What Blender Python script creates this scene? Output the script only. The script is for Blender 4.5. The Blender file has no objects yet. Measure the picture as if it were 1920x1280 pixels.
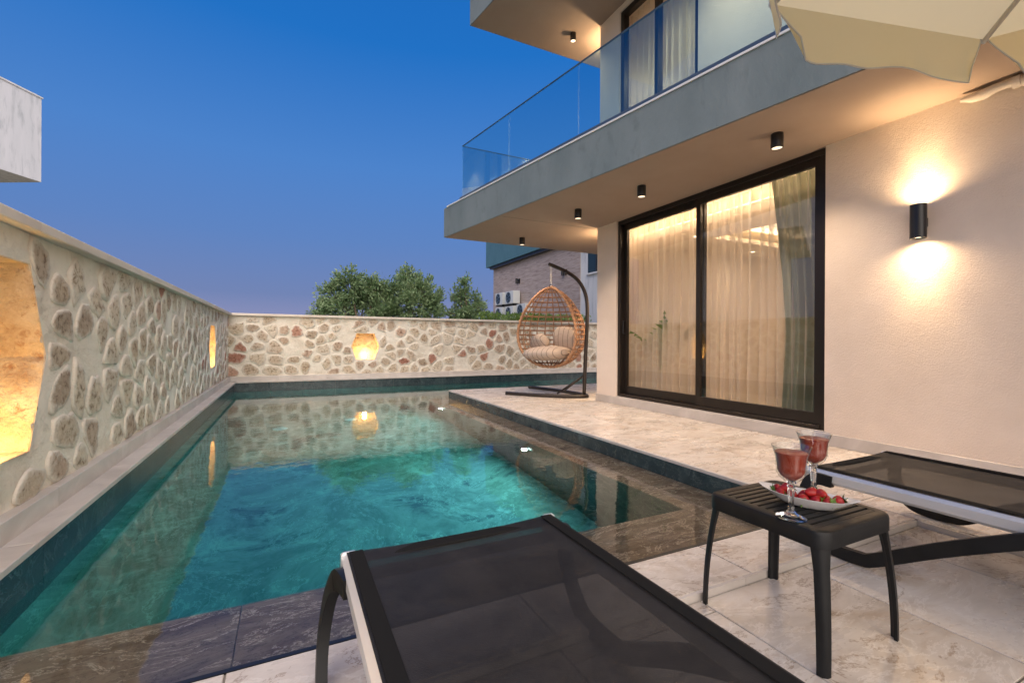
import bpy, bmesh, math, random
from mathutils import Vector, Matrix, noise, Euler
R = math.radians; PI = math.pi
S = bpy.context.scene; COL = S.collection
random.seed(7)

# ------------------------------------------------------------------ camera
cam_d = bpy.data.cameras.new('camera'); cam = bpy.data.objects.new('camera', cam_d); COL.objects.link(cam)
cam_d.sensor_width = 36; cam_d.lens = 16.034; cam_d.clip_start = .02; cam_d.clip_end = 3000
cam.matrix_world = Matrix.Translation((0, 0, .94)) @ Matrix.Rotation(R(-26.157), 4, 'Z') @ Matrix.Rotation(R(90 - .05), 4, 'X') @ Matrix.Rotation(R(.2926), 4, 'Z')
S.camera = cam
# ------------------------------------------------------------------ sky, afterglow, exposure
SUN_DIR = Vector((-.06, -.78, .62)).normalized()          # the sun has set behind the photographer
W = bpy.data.worlds.new('World'); S.world = W; W.use_nodes = True
nt = W.node_tree; nt.nodes.clear()
wo = nt.nodes.new('ShaderNodeOutputWorld'); bg = nt.nodes.new('ShaderNodeBackground')
sky = nt.nodes.new('ShaderNodeTexSky'); sky.sky_type = 'NISHITA'; sky.sun_disc = False
sky.sun_elevation = R(2.0); sky.sun_rotation = math.atan2(SUN_DIR.x, SUN_DIR.y)
sky.air_density = 1.0; sky.dust_density = .6; sky.ozone_density = 3.0
tc = nt.nodes.new('ShaderNodeTexCoord'); sx = nt.nodes.new('ShaderNodeSeparateXYZ'); rp = nt.nodes.new('ShaderNodeValToRGB')
nt.links.new(tc.outputs['Generated'], sx.inputs[0]); nt.links.new(sx.outputs['Z'], rp.inputs['Fac'])
e = rp.color_ramp.elements
e[0].position = 0.0; e[0].color = (.215, .208, .335, 1)
e[1].position = .80; e[1].color = (.005, .075, .30, 1)
for pos, c in ((.09, (.108, .150, .302, 1)), (.20, (.073, .149, .35, 1)), (.34, (.048, .148, .39, 1)), (.53, (.0095, .107, .364, 1))):
    k = e.new(pos); k.color = c
mx = nt.nodes.new('ShaderNodeMix'); mx.data_type = 'RGBA'; mx.inputs[0].default_value = .95
sc = nt.nodes.new('ShaderNodeVectorMath'); sc.operation = 'SCALE'; sc.inputs['Scale'].default_value = 10.0
nt.links.new(rp.outputs['Color'], sc.inputs[0])
nt.links.new(sky.outputs[0], mx.inputs[6]); nt.links.new(sc.outputs[0], mx.inputs[7])
nt.links.new(mx.outputs[2], bg.inputs['Color']); bg.inputs['Strength'].default_value = .0765
nt.links.new(bg.outputs[0], wo.inputs[0])
sun_d = bpy.data.lights.new('sun', 'SUN'); sun = bpy.data.objects.new('sun', sun_d); COL.objects.link(sun)
sun_d.energy = 3.0; sun_d.angle = R(100); sun_d.color = (1, .84, .67)
sun.rotation_euler = SUN_DIR.to_track_quat('Z', 'Y').to_euler(); sun.location = (0, -20, 30)
S.view_settings.view_transform = 'Standard'; S.view_settings.look = 'None'
S.view_settings.exposure = 1.05; S.view_settings.gamma = 1; S.view_settings.use_curve_mapping = False
S.cycles.use_denoising = True; S.cycles.max_bounces = 10; S.cycles.transparent_max_bounces = 16
S.cycles.transmission_bounces = 8; S.cycles.sample_clamp_indirect = 6

# ------------------------------------------------------------------ materials
def new_mat(name):
    m = bpy.data.materials.new(name); m.use_nodes = True
    n = m.node_tree.nodes; return m, m.node_tree, n, m.node_tree.links, n['Principled BSDF']
def pbr(name, cols, scale=4, rough=.6, metal=0, detail=6, dist=0, stretch=(1, 1, 1), rand=False, bump=None, spec=.5,
        patch=None, ramp=(.3, .7), rot=(0, 0, 0), rvar=0, nrough=.6, vein=None, **extra):
    m, t, n, l, b = new_mat(name)
    b.inputs['Roughness'].default_value = rough; b.inputs['Metallic'].default_value = metal
    b.inputs['Specular IOR Level'].default_value = spec
    for k, v in extra.items(): b.inputs[k.replace('_', ' ')].default_value = v
    if len(cols) == 1 and not bump: b.inputs['Base Color'].default_value = (*cols[0], 1); return m
    tcn = n.new('ShaderNodeTexCoord'); mp = n.new('ShaderNodeMapping'); mp.inputs['Scale'].default_value = stretch; mp.inputs['Rotation'].default_value = rot
    src = tcn.outputs['Object']
    if rand:
        oi = n.new('ShaderNodeObjectInfo'); sm = n.new('ShaderNodeVectorMath'); sm.operation = 'SCALE'; sm.inputs[0].default_value = (37, 53, 71)
        l.new(oi.outputs['Random'], sm.inputs['Scale']); ad = n.new('ShaderNodeVectorMath'); l.new(src, ad.inputs[0]); l.new(sm.outputs[0], ad.inputs[1]); src = ad.outputs[0]
    l.new(src, mp.inputs['Vector'])
    def nz(s, d, di=0):
        q = n.new('ShaderNodeTexNoise'); q.inputs['Scale'].default_value = s; q.inputs['Detail'].default_value = d; q.inputs['Distortion'].default_value = di; q.inputs['Roughness'].default_value = nrough
        l.new(mp.outputs[0], q.inputs['Vector']); return q
    if len(cols) == 1: b.inputs['Base Color'].default_value = (*cols[0], 1)
    else:
        q = nz(scale, detail, dist); r = n.new('ShaderNodeValToRGB'); el = r.color_ramp.elements
        N = len(cols)
        for i, c in enumerate(cols):
            p = ramp[0] + (ramp[1] - ramp[0]) * i / (N - 1)
            x = el[i] if i < 2 and i < len(el) and N == 2 else None
            if i == 0: x = el[0]
            elif i == N - 1: x = el[len(el) - 1]
            else: x = el.new(p)
            x.position = p; x.color = (*c, 1)
        l.new(q.outputs['Fac'], r.inputs['Fac']); out = r.outputs['Color']
        if patch:                        # (scale, colour, lo, hi): second layer with its own shape
            q2 = nz(patch[0], 8, patch[4] if len(patch) > 4 else .4); mr = n.new('ShaderNodeMapRange')
            mr.inputs[1].default_value = patch[2]; mr.inputs[2].default_value = patch[3]; l.new(q2.outputs['Fac'], mr.inputs[0])
            mm = n.new('ShaderNodeMix'); mm.data_type = 'RGBA'; l.new(mr.outputs[0], mm.inputs[0]); l.new(out, mm.inputs[6]); mm.inputs[7].default_value = (*patch[1], 1); out = mm.outputs[2]
        for (vs, vc, vw, vd, vk) in (vein or ()):      # thin mineral veins where a second noise crosses its middle value
            q3 = nz(vs, 7, vd); sb = n.new('ShaderNodeMath'); sb.operation = 'SUBTRACT'; sb.inputs[1].default_value = .5; l.new(q3.outputs['Fac'], sb.inputs[0])
            ab = n.new('ShaderNodeMath'); ab.operation = 'ABSOLUTE'; l.new(sb.outputs[0], ab.inputs[0]); mr = n.new('ShaderNodeMapRange')
            mr.inputs[1].default_value = 0; mr.inputs[2].default_value = vw; mr.inputs[3].default_value = vk; mr.inputs[4].default_value = 0; l.new(ab.outputs[0], mr.inputs[0])
            mm = n.new('ShaderNodeMix'); mm.data_type = 'RGBA'; l.new(mr.outputs[0], mm.inputs[0]); l.new(out, mm.inputs[6]); mm.inputs[7].default_value = (*vc, 1); out = mm.outputs[2]
        l.new(out, b.inputs['Base Color'])
        if rvar:
            rr = n.new('ShaderNodeMapRange'); rr.inputs[1].default_value = .3; rr.inputs[2].default_value = .7
            rr.inputs[3].default_value = rough - rvar; rr.inputs[4].default_value = rough + rvar
            l.new(nz(scale * 1.7, 4).outputs['Fac'], rr.inputs[0]); l.new(rr.outputs[0], b.inputs['Roughness'])
    if bump:
        prev = None
        for (s, st, dd) in (bump if isinstance(bump[0], tuple) else (bump,)):
            bp = n.new('ShaderNodeBump'); bp.inputs['Strength'].default_value = st; bp.inputs['Distance'].default_value = dd
            l.new(nz(s, 5).outputs['Fac'], bp.inputs['Height'])
            if prev: l.new(prev.outputs[0], bp.inputs['Normal'])
            prev = bp
        l.new(prev.outputs[0], b.inputs['Normal'])
    return m
def emit(name, col, s):
    m, t, n, l, b = new_mat(name); b.inputs['Base Color'].default_value = (*col, 1); b.inputs['Emission Color'].default_value = (*col, 1); b.inputs['Emission Strength'].default_value = s * .8; return m
WARM = (1, .74, .51); WARM2 = (1, .56, .20)
MT = {}
MT['plaster'] = pbr('plaster', [(.665, .56, .465), (.765, .66, .565)], 1.3, .85, bump=((105, .75, .006), (16, .2, .008)))
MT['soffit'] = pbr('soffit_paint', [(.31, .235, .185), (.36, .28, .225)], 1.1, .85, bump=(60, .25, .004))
MT['concrete'] = pbr('rendered_concrete', [(.145, .185, .192), (.195, .235, .24)], 2.2, .8, stretch=(1, 1, .5), patch=(6, (.125, .16, .165), .56, .75), bump=((40, .5, .006), (7, .3, .01)))
MT['mortar'] = pbr('lime_mortar', [(.62, .55, .44), (.75, .685, .575), (.80, .745, .64)], 3.0, .9, patch=(9, (.47, .42, .33), .6, .78), bump=((55, .8, .010), (11, .7, .02)))
MT['nichestone'] = pbr('niche_stone', [(.40, .28, .18), (.58, .47, .34), (.68, .60, .48)], 7, .9, detail=10, nrough=.7, patch=(16, (.34, .19, .11), .56, .68), bump=((30, 1, .02), (9, .8, .03)))
MT['cap'] = pbr('capstone', [(.55, .48, .40), (.66, .60, .52)], 2.4, .7, bump=(50, .2, .004))
MT['marble'] = pbr('grey_marble', [(.33, .285, .24), (.52, .465, .405), (.64, .59, .53), (.53, .48, .42)], 2.2, .30, dist=.7, detail=12, nrough=.68, stretch=(.8, 1.7, 1), rot=(0, 0, .3), rand=True,
                   patch=(3.4, (.40, .30, .21), .53, .76, .9), ramp=(.28, .72), vein=((1.6, (.26, .18, .12), .012, .8, .75), (3.2, (.76, .72, .67), .02, .6, .55)), bump=(30, .12, .003), rvar=.1)
MT['marble_trim'] = pbr('marble_trim', [(.44, .40, .36), (.62, .575, .53)], 2.6, .4, dist=1.4, stretch=(.7, .7, 1.4), rand=True, bump=(30, .1, .003))
MT['grout'] = pbr('grout', [(.22, .195, .165)], rough=.9, bump=(80, .3, .003))
MT['slate'] = pbr('dark_slate_tile', [(.010, .020, .026), (.026, .048, .056), (.055, .085, .09)], 3.4, .25, dist=.8, detail=12, nrough=.7, rand=True, vein=((5, (.16, .20, .20), .012, 1.2, .6),), bump=(24, .3, .004))
MT['ledge'] = pbr('brown_green_stone', [(.030, .026, .020), (.14, .10, .064), (.24, .195, .14), (.085, .06, .048)], 2.6, .35, dist=1.0, detail=12, nrough=.72, stretch=(.7, 1.7, 1), rot=(0, 0, .5), rand=True, patch=(3.6, (.22, .21, .17), .56, .72, .8), ramp=(.28, .72), vein=((3.4, (.58, .52, .41), .016, 1.3, .9), (7, (.012, .010, .010), .015, 1, .7)), bump=(20, .2, .004))
MT['basin'] = pbr('pool_stone', [(.05, .055, .04), (.31, .31, .26), (.15, .16, .12), (.50, .50, .43)], 1.5, .6, dist=.7, detail=12, nrough=.72, patch=(3.2, (.56, .56, .48), .54, .74, .6), ramp=(.34, .68), vein=((1.6, (.6, .6, .52), .010, .8, .6),), bump=(12, .25, .01))
MT['basinwall'] = pbr('pool_wall_stone', [(.03, .035, .03), (.10, .105, .085), (.17, .17, .14)], 2.2, .5, dist=.7, detail=12, nrough=.7, vein=((2.6, (.26, .26, .2), .014, 1, .7),), bump=(12, .25, .01))
MT['black'] = pbr('black_resin', [(.006, .007, .008), (.012, .013, .014)], 12, .45, spec=.3, bump=(140, .12, .002))
MT['blackmetal'] = pbr('black_powder_coat', [(.012, .012, .013)], rough=.35)
MT['frame'] = pbr('dark_bronze_aluminium', [(.020, .015, .012)], rough=.32, metal=.3)
MT['alu'] = pbr('satin_aluminium', [(.62, .63, .64), (.72, .73, .74)], 30, .38, metal=.35, stretch=(1, .1, 1), bump=(120, .06, .001))
MT['trimwhite'] = pbr('white_drip_trim', [(.72, .72, .70)], rough=.5)
MT['shoe'] = pbr('grey_blue_glazing_channel', [(.10, .13, .16)], rough=.3, metal=.5)
MT['white'] = pbr('white_paint', [(.66, .68, .68), (.74, .75, .75)], 1.4, .8, stretch=(3, 3, .6), patch=(2.2, (.47, .50, .50), .50, .74), bump=(50, .3, .006))
MT['rattan'] = pbr('natural_rattan', [(.30, .15, .075), (.52, .29, .16)], 26, .55, bump=(160, .5, .003))
MT['porcelain'] = pbr('white_porcelain', [(.80, .80, .79)], rough=.12)
MT['berry'] = pbr('strawberry_skin', [(.28, .006, .010), (.46, .02, .018)], 60, .28, bump=(330, .6, .002), patch=(420, (.58, .26, .06), .68, .74))
MT['calyx'] = pbr('strawberry_leaf', [(.07, .15, .02), (.16, .26, .05)], 60, .5)
MT['juice'] = pbr('red_fruit_juice', [(.31, .036, .014), (.40, .06, .024)], 25, .3)
MT['cushion_dark'] = pbr('stripe', [(.05, .035, .03)], rough=.9)
MT['bark'] = pbr('bark', [(.10, .075, .05), (.18, .14, .10)], 14, .9, bump=(40, .8, .01))
MT['stripwood'] = pbr('wood_look_cladding', [(.27, .21, .18), (.44, .36, .32), (.54, .46, .42)], 2.2, .6, stretch=(1, 1, 9), rand=True, detail=8, bump=(30, .2, .004))
MT['overhang'] = pbr('blue_grey_render', [(.065, .17, .22), (.085, .205, .26)], 2, .7, bump=(40, .3, .006))
MT['acwhite'] = pbr('appliance_white', [(.62, .66, .66)], rough=.4)
MT['darkglass'] = pbr('dark_window_glass', [(.02, .04, .045)], rough=.05)
MT['room'] = pbr('room_paint', [(.60, .54, .46), (.66, .60, .52)], 1, .8)
MT['roomfloor'] = pbr('room_floor', [(.38, .30, .22), (.46, .38, .29)], 2, .35, rand=True)
MT['sofa'] = pbr('grey_upholstery', [(.085, .08, .08), (.13, .12, .12)], 40, .9, bump=(200, .4, .003))
MT['cable'] = pbr('wrapped_pipe_tape', [(.56, .50, .44), (.66, .60, .54)], 20, .7, bump=(60, .6, .006))
MT['grass'] = pbr('dry_ground', [(.13, .11, .07), (.20, .17, .11), (.10, .12, .05)], .35, .95, bump=(6, .8, .05))
MT['hill'] = pbr('wooded_hill', [(.035, .05, .03), (.075, .085, .05)], .02, .95)
MT['lens'] = emit('lamp_lens', (1, .80, .52), 6)
MT['lens_dim'] = emit('spot_lens', (1, .78, .55), .9)
MT['led'] = emit('led_strip', (1, .66, .22), 9)
MT['nichelens'] = emit('niche_lens', (1, .80, .42), 14)
MT['poollens'] = emit('pool_lens', (.80, 1, .93), 1.6)

def stone_mat():
    m, t, n, l, b = new_mat('field_stone'); b.inputs['Roughness'].default_value = .9
    tcn = n.new('ShaderNodeTexCoord'); oi = n.new('ShaderNodeObjectInfo'); at = n.new('ShaderNodeAttribute'); at.attribute_name = 'rim'
    sm = n.new('ShaderNodeVectorMath'); sm.operation = 'SCALE'; sm.inputs[0].default_value = (31, 17, 23); l.new(oi.outputs['Random'], sm.inputs['Scale'])
    ad = n.new('ShaderNodeVectorMath'); l.new(tcn.outputs['Object'], ad.inputs[0]); l.new(sm.outputs[0], ad.inputs[1])
    def nz(s, d=8, di=.3):
        q = n.new('ShaderNodeTexNoise'); q.inputs['Scale'].default_value = s; q.inputs['Detail'].default_value = d; q.inputs['Distortion'].default_value = di; q.inputs['Roughness'].default_value = .65; l.new(ad.outputs[0], q.inputs['Vector']); return q
    r1 = n.new('ShaderNodeValToRGB'); el = r1.color_ramp.elements
    el[0].position = 0; el[0].color = (.58, .51, .41, 1); el[1].position = 1; el[1].color = (.33, .16, .115, 1)
    for p, c in ((.2, (.50, .42, .32, 1)), (.38, (.60, .54, .45, 1)), (.55, (.42, .34, .25, 1)), (.68, (.54, .46, .37, 1)), (.80, (.35, .28, .21, 1)), (.90, (.48, .37, .29, 1)), (.95, (.40, .22, .16, 1))):
        k = el.new(p); k.color = c
    l.new(oi.outputs['Random'], r1.inputs['Fac'])
    r2 = n.new('ShaderNodeValToRGB'); e2 = r2.color_ramp.elements; e2[0].position = .36; e2[0].color = (.44, .35, .28, 1); e2[1].position = .48; e2[1].color = (1.02, .98, .92, 1)
    k = e2.new(.68); k.color = (1.25, 1.23, 1.2, 1); l.new(nz(22).outputs['Fac'], r2.inputs['Fac'])
    mu = n.new('ShaderNodeMix'); mu.data_type = 'RGBA'; mu.blend_type = 'MULTIPLY'; mu.inputs[0].default_value = 1; l.new(r1.outputs[0], mu.inputs[6]); l.new(r2.outputs[0], mu.inputs[7])
    # mortar smeared over the edge of the stone and in patches across it
    ra = n.new('ShaderNodeMath'); ra.operation = 'MULTIPLY_ADD'; ra.inputs[1].default_value = 1.7; l.new(nz(13).outputs['Fac'], ra.inputs[0]); l.new(at.outputs['Fac'], ra.inputs[2])
    rm = n.new('ShaderNodeMapRange'); rm.inputs[1].default_value = 1.08; rm.inputs[2].default_value = 1.72; l.new(ra.outputs[0], rm.inputs[0])
    m2 = n.new('ShaderNodeMix'); m2.data_type = 'RGBA'; l.new(rm.outputs[0], m2.inputs[0]); l.new(mu.outputs[2], m2.inputs[6]); m2.inputs[7].default_value = (.71, .655, .56, 1)
    l.new(m2.outputs[2], b.inputs['Base Color'])
    bp = n.new('ShaderNodeBump'); bp.inputs['Strength'].default_value = .9; bp.inputs['Distance'].default_value = .012; l.new(nz(38).outputs['Fac'], bp.inputs['Height'])
    l.new(bp.outputs[0], b.inputs['Normal']); return m
MT['stone'] = stone_mat()
def glass_mat(name, tint=(.93, .97, .97), extra=0.0, rough=0):
    m, t, n, l, b = new_mat(name); n.remove(b); o = n['Material Output']
    f = n.new('ShaderNodeLayerWeight'); f.inputs['Blend'].default_value = .5      # Schlick: the same from both sides of a pane
    p = n.new('ShaderNodeMath'); p.operation = 'POWER'; p.inputs[1].default_value = 5; l.new(f.outputs['Facing'], p.inputs[0])
    a = n.new('ShaderNodeMath'); a.operation = 'MULTIPLY_ADD'; a.inputs[1].default_value = .9; a.inputs[2].default_value = .04 + extra; a.use_clamp = True
    l.new(p.outputs[0], a.inputs[0])
    tr = n.new('ShaderNodeBsdfTransparent'); tr.inputs[0].default_value = (*tint, 1); g = n.new('ShaderNodeBsdfGlossy'); g.inputs['Roughness'].default_value = rough
    mx = n.new('ShaderNodeMixShader'); l.new(a.outputs[0], mx.inputs[0]); l.new(tr.outputs[0], mx.inputs[1]); l.new(g.outputs[0], mx.inputs[2]); l.new(mx.outputs[0], o.inputs[0]); return m
MT['glass'] = glass_mat('clear_door_glass', (.98, .975, .965), .035)
MT['railglass'] = glass_mat('blue_tinted_railing_glass', (.76, .92, .95), .07)
MT['solidglass'] = pbr('solid_crystal', [(1, 1, 1)], rough=.02, Transmission_Weight=1, IOR=1.48)
MT['crystal'] = glass_mat('thin_crystal', (.965, .97, .965), .05, .02)
def fabric(name, col, transp, transl, sheer_noise=None):
    m, t, n, l, b = new_mat(name); o = n['Material Output']; b.inputs['Base Color'].default_value = (*col, 1); b.inputs['Roughness'].default_value = .9; b.inputs['Specular IOR Level'].default_value = .1
    tl = n.new('ShaderNodeBsdfTranslucent'); tl.inputs[0].default_value = (*col, 1); m1 = n.new('ShaderNodeMixShader'); m1.inputs[0].default_value = transl; l.new(b.outputs[0], m1.inputs[1]); l.new(tl.outputs[0], m1.inputs[2])
    tr = n.new('ShaderNodeBsdfTransparent'); m2 = n.new('ShaderNodeMixShader'); m2.inputs[0].default_value = transp; l.new(m1.outputs[0], m2.inputs[1]); l.new(tr.outputs[0], m2.inputs[2]); l.new(m2.outputs[0], o.inputs[0]); return m
MT['sheer'] = fabric('cream_sheer', (.84, .76, .66), .48, .5)
MT['drape'] = fabric('sage_green_drape', (.27, .29, .22), .04, .3)
def worn(m, c1, c2, sc):
    n, l = m.node_tree.nodes, m.node_tree.links; q = n.new('ShaderNodeTexNoise'); q.inputs['Scale'].default_value = sc; q.inputs['Detail'].default_value = 10; q.inputs['Roughness'].default_value = .7; tcn = n.new('ShaderNodeTexCoord'); l.new(tcn.outputs['Object'], q.inputs['Vector'])
    r = n.new('ShaderNodeValToRGB'); r.color_ramp.elements[0].position = .35; r.color_ramp.elements[0].color = (*c1, 1); r.color_ramp.elements[1].position = .75; r.color_ramp.elements[1].color = (*c2, 1); l.new(q.outputs['Fac'], r.inputs['Fac']); l.new(r.outputs[0], n['Principled BSDF'].inputs['Base Color'])
    w = n.new('ShaderNodeTexNoise'); w.inputs['Scale'].default_value = 420; l.new(tcn.outputs['Object'], w.inputs['Vector']); bp = n.new('ShaderNodeBump'); bp.inputs['Strength'].default_value = .5; bp.inputs['Distance'].default_value = .002; l.new(w.outputs['Fac'], bp.inputs['Height']); l.new(bp.outputs[0], n['Principled BSDF'].inputs['Normal']); n['Principled BSDF'].inputs['Specular IOR Level'].default_value = .2; n['Principled BSDF'].inputs['Roughness'].default_value = .6
MT['sling'] = fabric('black_textilene', (.042, .038, .037), .065, .0)
worn(MT['sling'], (.012, .012, .013), (.034, .031, .030), 5)
MT['slinghem'] = fabric('black_textilene_hem', (.014, .014, .014), .0, .0)
MT['canopy'] = fabric('cream_canopy', (.87, .78, .52), .0, .5)
MT['canopytrim'] = pbr('grey_binding', [(.62, .60, .55)], rough=.8)
def water_mat():
    m, t, n, l, b = new_mat('pool_water'); o = n['Material Output']
    b.inputs['Base Color'].default_value = (1, 1, 1, 1); b.inputs['Roughness'].default_value = 0; b.inputs['Transmission Weight'].default_value = 1; b.inputs['IOR'].default_value = 1.45
    tcn = n.new('ShaderNodeTexCoord'); prev = None
    for s, st, d in ((1.3, .035, .05), (9, .055, .02)):
        q = n.new('ShaderNodeTexNoise'); q.inputs['Scale'].default_value = s; q.inputs['Detail'].default_value = 2; l.new(tcn.outputs['Object'], q.inputs['Vector'])
        bp = n.new('ShaderNodeBump'); bp.inputs['Strength'].default_value = st; bp.inputs['Distance'].default_value = d; l.new(q.outputs['Fac'], bp.inputs['Height'])
        if prev: l.new(prev.outputs[0], bp.inputs['Normal'])
        prev = bp
    l.new(prev.outputs[0], b.inputs['Normal'])
    v = n.new('ShaderNodeVolumeAbsorption'); v.inputs['Color'].default_value = (0, .815, .825, 1); v.inputs['Density'].default_value = .62; l.new(v.outputs[0], o.inputs['Volume']); return m
MT['water'] = water_mat()
def cushion_mat():
    m, t, n, l, b = new_mat('striped_cushion'); b.inputs['Roughness'].default_value = .9
    tcn = n.new('ShaderNodeTexCoord'); w = n.new('ShaderNodeTexWave'); w.bands_direction = 'X'; w.inputs['Scale'].default_value = 3.4; w.inputs['Distortion'].default_value = .6
    l.new(tcn.outputs['Object'], w.inputs['Vector']); r = n.new('ShaderNodeValToRGB'); el = r.color_ramp.elements
    el[0].position = .02; el[0].color = (.24, .19, .155, 1); el[1].position = .06; el[1].color = (.48, .385, .31, 1); l.new(w.outputs['Fac'], r.inputs['Fac']); l.new(r.outputs[0], b.inputs['Base Color'])
    q = n.new('ShaderNodeTexNoise'); q.inputs['Scale'].default_value = 14; bp = n.new('ShaderNodeBump'); bp.inputs['Strength'].default_value = .5; bp.inputs['Distance'].default_value = .02; l.new(q.outputs['Fac'], bp.inputs['Height']); l.new(bp.outputs[0], b.inputs['Normal']); return m
MT['cushion'] = cushion_mat()
def leaf_mat(name, c1, c2):
    m, t, n, l, b = new_mat(name); o = n['Material Output']; oi = n.new('ShaderNodeNewGeometry'); r = n.new('ShaderNodeValToRGB'); el = r.color_ramp.elements
    el[0].color = (*c1, 1); el[1].color = (*c2, 1); l.new(oi.outputs['Random Per Island'], r.inputs['Fac']); l.new(r.outputs[0], b.inputs['Base Color']); b.inputs['Roughness'].default_value = .5
    tl = n.new('ShaderNodeBsdfTranslucent'); l.new(r.outputs[0], tl.inputs[0]); mx = n.new('ShaderNodeMixShader'); mx.inputs[0].default_value = .3
    l.new(b.outputs[0], mx.inputs[1]); l.new(tl.outputs[0], mx.inputs[2]); l.new(mx.outputs[0], o.inputs[0]); return m
MT['olive'] = leaf_mat('olive_leaf', (.10, .19, .07), (.29, .39, .21))
MT['palm'] = leaf_mat('palm_leaf', (.08, .16, .03), (.18, .28, .06))

# ------------------------------------------------------------------ mesh helpers
class MB:
    def __init__(s): s.v = []; s.f = []
    def add(s, vs, fs):
        o = len(s.v); s.v += [tuple(p) for p in vs]; s.f += [tuple(i + o for i in q) for q in fs]; return s
    def box(s, x0, x1, y0, y1, z0, z1, bev=0):
        if bev:
            b = bev; P = []
            for z, i in ((z0, b), (z0 + b, 0), (z1 - b, 0), (z1, b)):
                P += [(x0 + i, y0 + i, z), (x1 - i, y0 + i, z), (x1 - i, y1 - i, z), (x0 + i, y1 - i, z)]
            F = [(3, 2, 1, 0), (12, 13, 14, 15)]
            for k in range(3):
                for i in range(4): F.append((k * 4 + i, k * 4 + (i + 1) % 4, k * 4 + 4 + (i + 1) % 4, k * 4 + 4 + i))
            return s.add(P, F)
        return s.prism([(x0, y0), (x1, y0), (x1, y1), (x0, y1)], z0, z1)
    def prism(s, poly, z0, z1):
        n = len(poly); a = sum(poly[i][0] * poly[(i + 1) % n][1] - poly[(i + 1) % n][0] * poly[i][1] for i in range(n))
        if a < 0: poly = poly[::-1]
        return s.add([(x, y, z0) for x, y in poly] + [(x, y, z1) for x, y in poly],
                     [tuple(range(n))[::-1], tuple(range(n, 2 * n))] + [(i, (i + 1) % n, n + (i + 1) % n, n + i) for i in range(n)])
    def tube(s, pts, r, n=8, cap=True, closed=False):
        pts = [Vector(p) for p in pts]; N = len(pts); o = len(s.v); up = None
        for i, p in enumerate(pts):
            if closed: t = pts[(i + 1) % N] - pts[i - 1]
            else: t = pts[min(i + 1, N - 1)] - pts[max(i - 1, 0)]
            t.normalize()
            if up is None: up = Vector((0, 0, 1)) if abs(t.z) < .9 else Vector((1, 0, 0))
            a = t.cross(up).normalized(); b = a.cross(t).normalized(); up = b
            rr = r[i] if isinstance(r, (list, tuple)) else r
            for k in range(n):
                q = p + (a * math.cos(2 * PI * k / n) + b * math.sin(2 * PI * k / n)) * rr; s.v.append(tuple(q))
        for i in range(N if closed else N - 1):
            j = (i + 1) % N
            for k in range(n): s.f.append((o + i * n + k, o + j * n + k, o + j * n + (k + 1) % n, o + i * n + (k + 1) % n))
        if cap and not closed: s.f.append(tuple(o + k for k in range(n))); s.f.append(tuple(o + (N - 1) * n + k for k in range(n))[::-1])
        return s
    def sweep(s, pts, prof, side=(1, 0, 0)):            # profile (a along side, b along the other normal) swept on a path
        pts = [Vector(p) for p in pts]; N = len(pts); n = len(prof); o = len(s.v); sd = Vector(side)
        for i, p in enumerate(pts):
            t = (pts[min(i + 1, N - 1)] - pts[max(i - 1, 0)]).normalized(); b = t.cross(sd).normalized()
            for a_, b_ in prof: s.v.append(tuple(p + sd * a_ + b * b_))
        for i in range(N - 1):
            for k in range(n): s.f.append((o + i * n + k, o + i * n + (k + 1) % n, o + (i + 1) * n + (k + 1) % n, o + (i + 1) * n + k))
        s.f.append(tuple(o + k for k in range(n))[::-1]); s.f.append(tuple(o + (N - 1) * n + k for k in range(n))); return s
    def lathe(s, prof, c=(0, 0, 0), n=24, axis='z', flute=None):
        o = len(s.v); c = Vector(c)
        for j, (r, z) in enumerate(prof):
            for k in range(n):
                a = 2 * PI * k / n; rr = r * (1 + (flute[j] * math.cos(a * n / 2.0) if flute else 0))
                p = Vector((rr * math.cos(a), rr * math.sin(a), z))
                if axis == 'x': p = Vector((p.z, p.x, p.y))
                if axis == 'y': p = Vector((p.x, p.z, p.y)) * 1
                s.v.append(tuple(c + p))
        for j in range(len(prof) - 1):
            for k in range(n):
                q = (o + j * n + k, o + j * n + (k + 1) % n, o + (j + 1) * n + (k + 1) % n, o + (j + 1) * n + k)
                s.f.append(q[::-1] if axis == 'y' else q)
        return s
    def mesh(s, name, smooth=False, auto=None):
        m = bpy.data.meshes.new(name); m.from_pydata(s.v, [], s.f); m.validate()
        bm = bmesh.new(); bm.from_mesh(m); bmesh.ops.recalc_face_normals(bm, faces=bm.faces); bm.to_mesh(m); bm.free()
        if smooth: m.polygons.foreach_set('use_smooth', [True] * len(m.polygons))
        if auto: m.set_sharp_from_angle(angle=R(auto))
        return m
WLOC = {}
def props(o, label=None, cat=None, group=None, kind=None):
    if label: o['label'] = label
    if cat: o['category'] = cat
    if group: o['group'] = group
    if kind: o['kind'] = kind
    return o
def thing(name, label, cat, loc, group=None):
    o = bpy.data.objects.new(name, None); o.empty_display_size = .1; COL.objects.link(o); o.location = loc; WLOC[o] = Vector(loc); return props(o, label, cat, group)
def obj(name, mesh, mat, parent=None, local=False, loc=(0, 0, 0), rot=None, **kw):
    if isinstance(mesh, MB): mesh = mesh.mesh(name, kw.pop('smooth', False), kw.pop('auto', None))
    else: kw.pop('smooth', 0); kw.pop('auto', 0)
    if mat and not mesh.materials: mesh.materials.append(MT[mat] if isinstance(mat, str) else mat)
    o = bpy.data.objects.new(name, mesh); COL.objects.link(o); L = Vector(loc)
    WLOC[o] = L.copy() if not parent else (WLOC[parent] + L if local else L.copy())
    if parent: o.parent = parent; o.location = L if local else L - WLOC[parent]
    else: o.location = L
    if rot: o.rotation_euler = rot
    return props(o, **kw)
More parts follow.
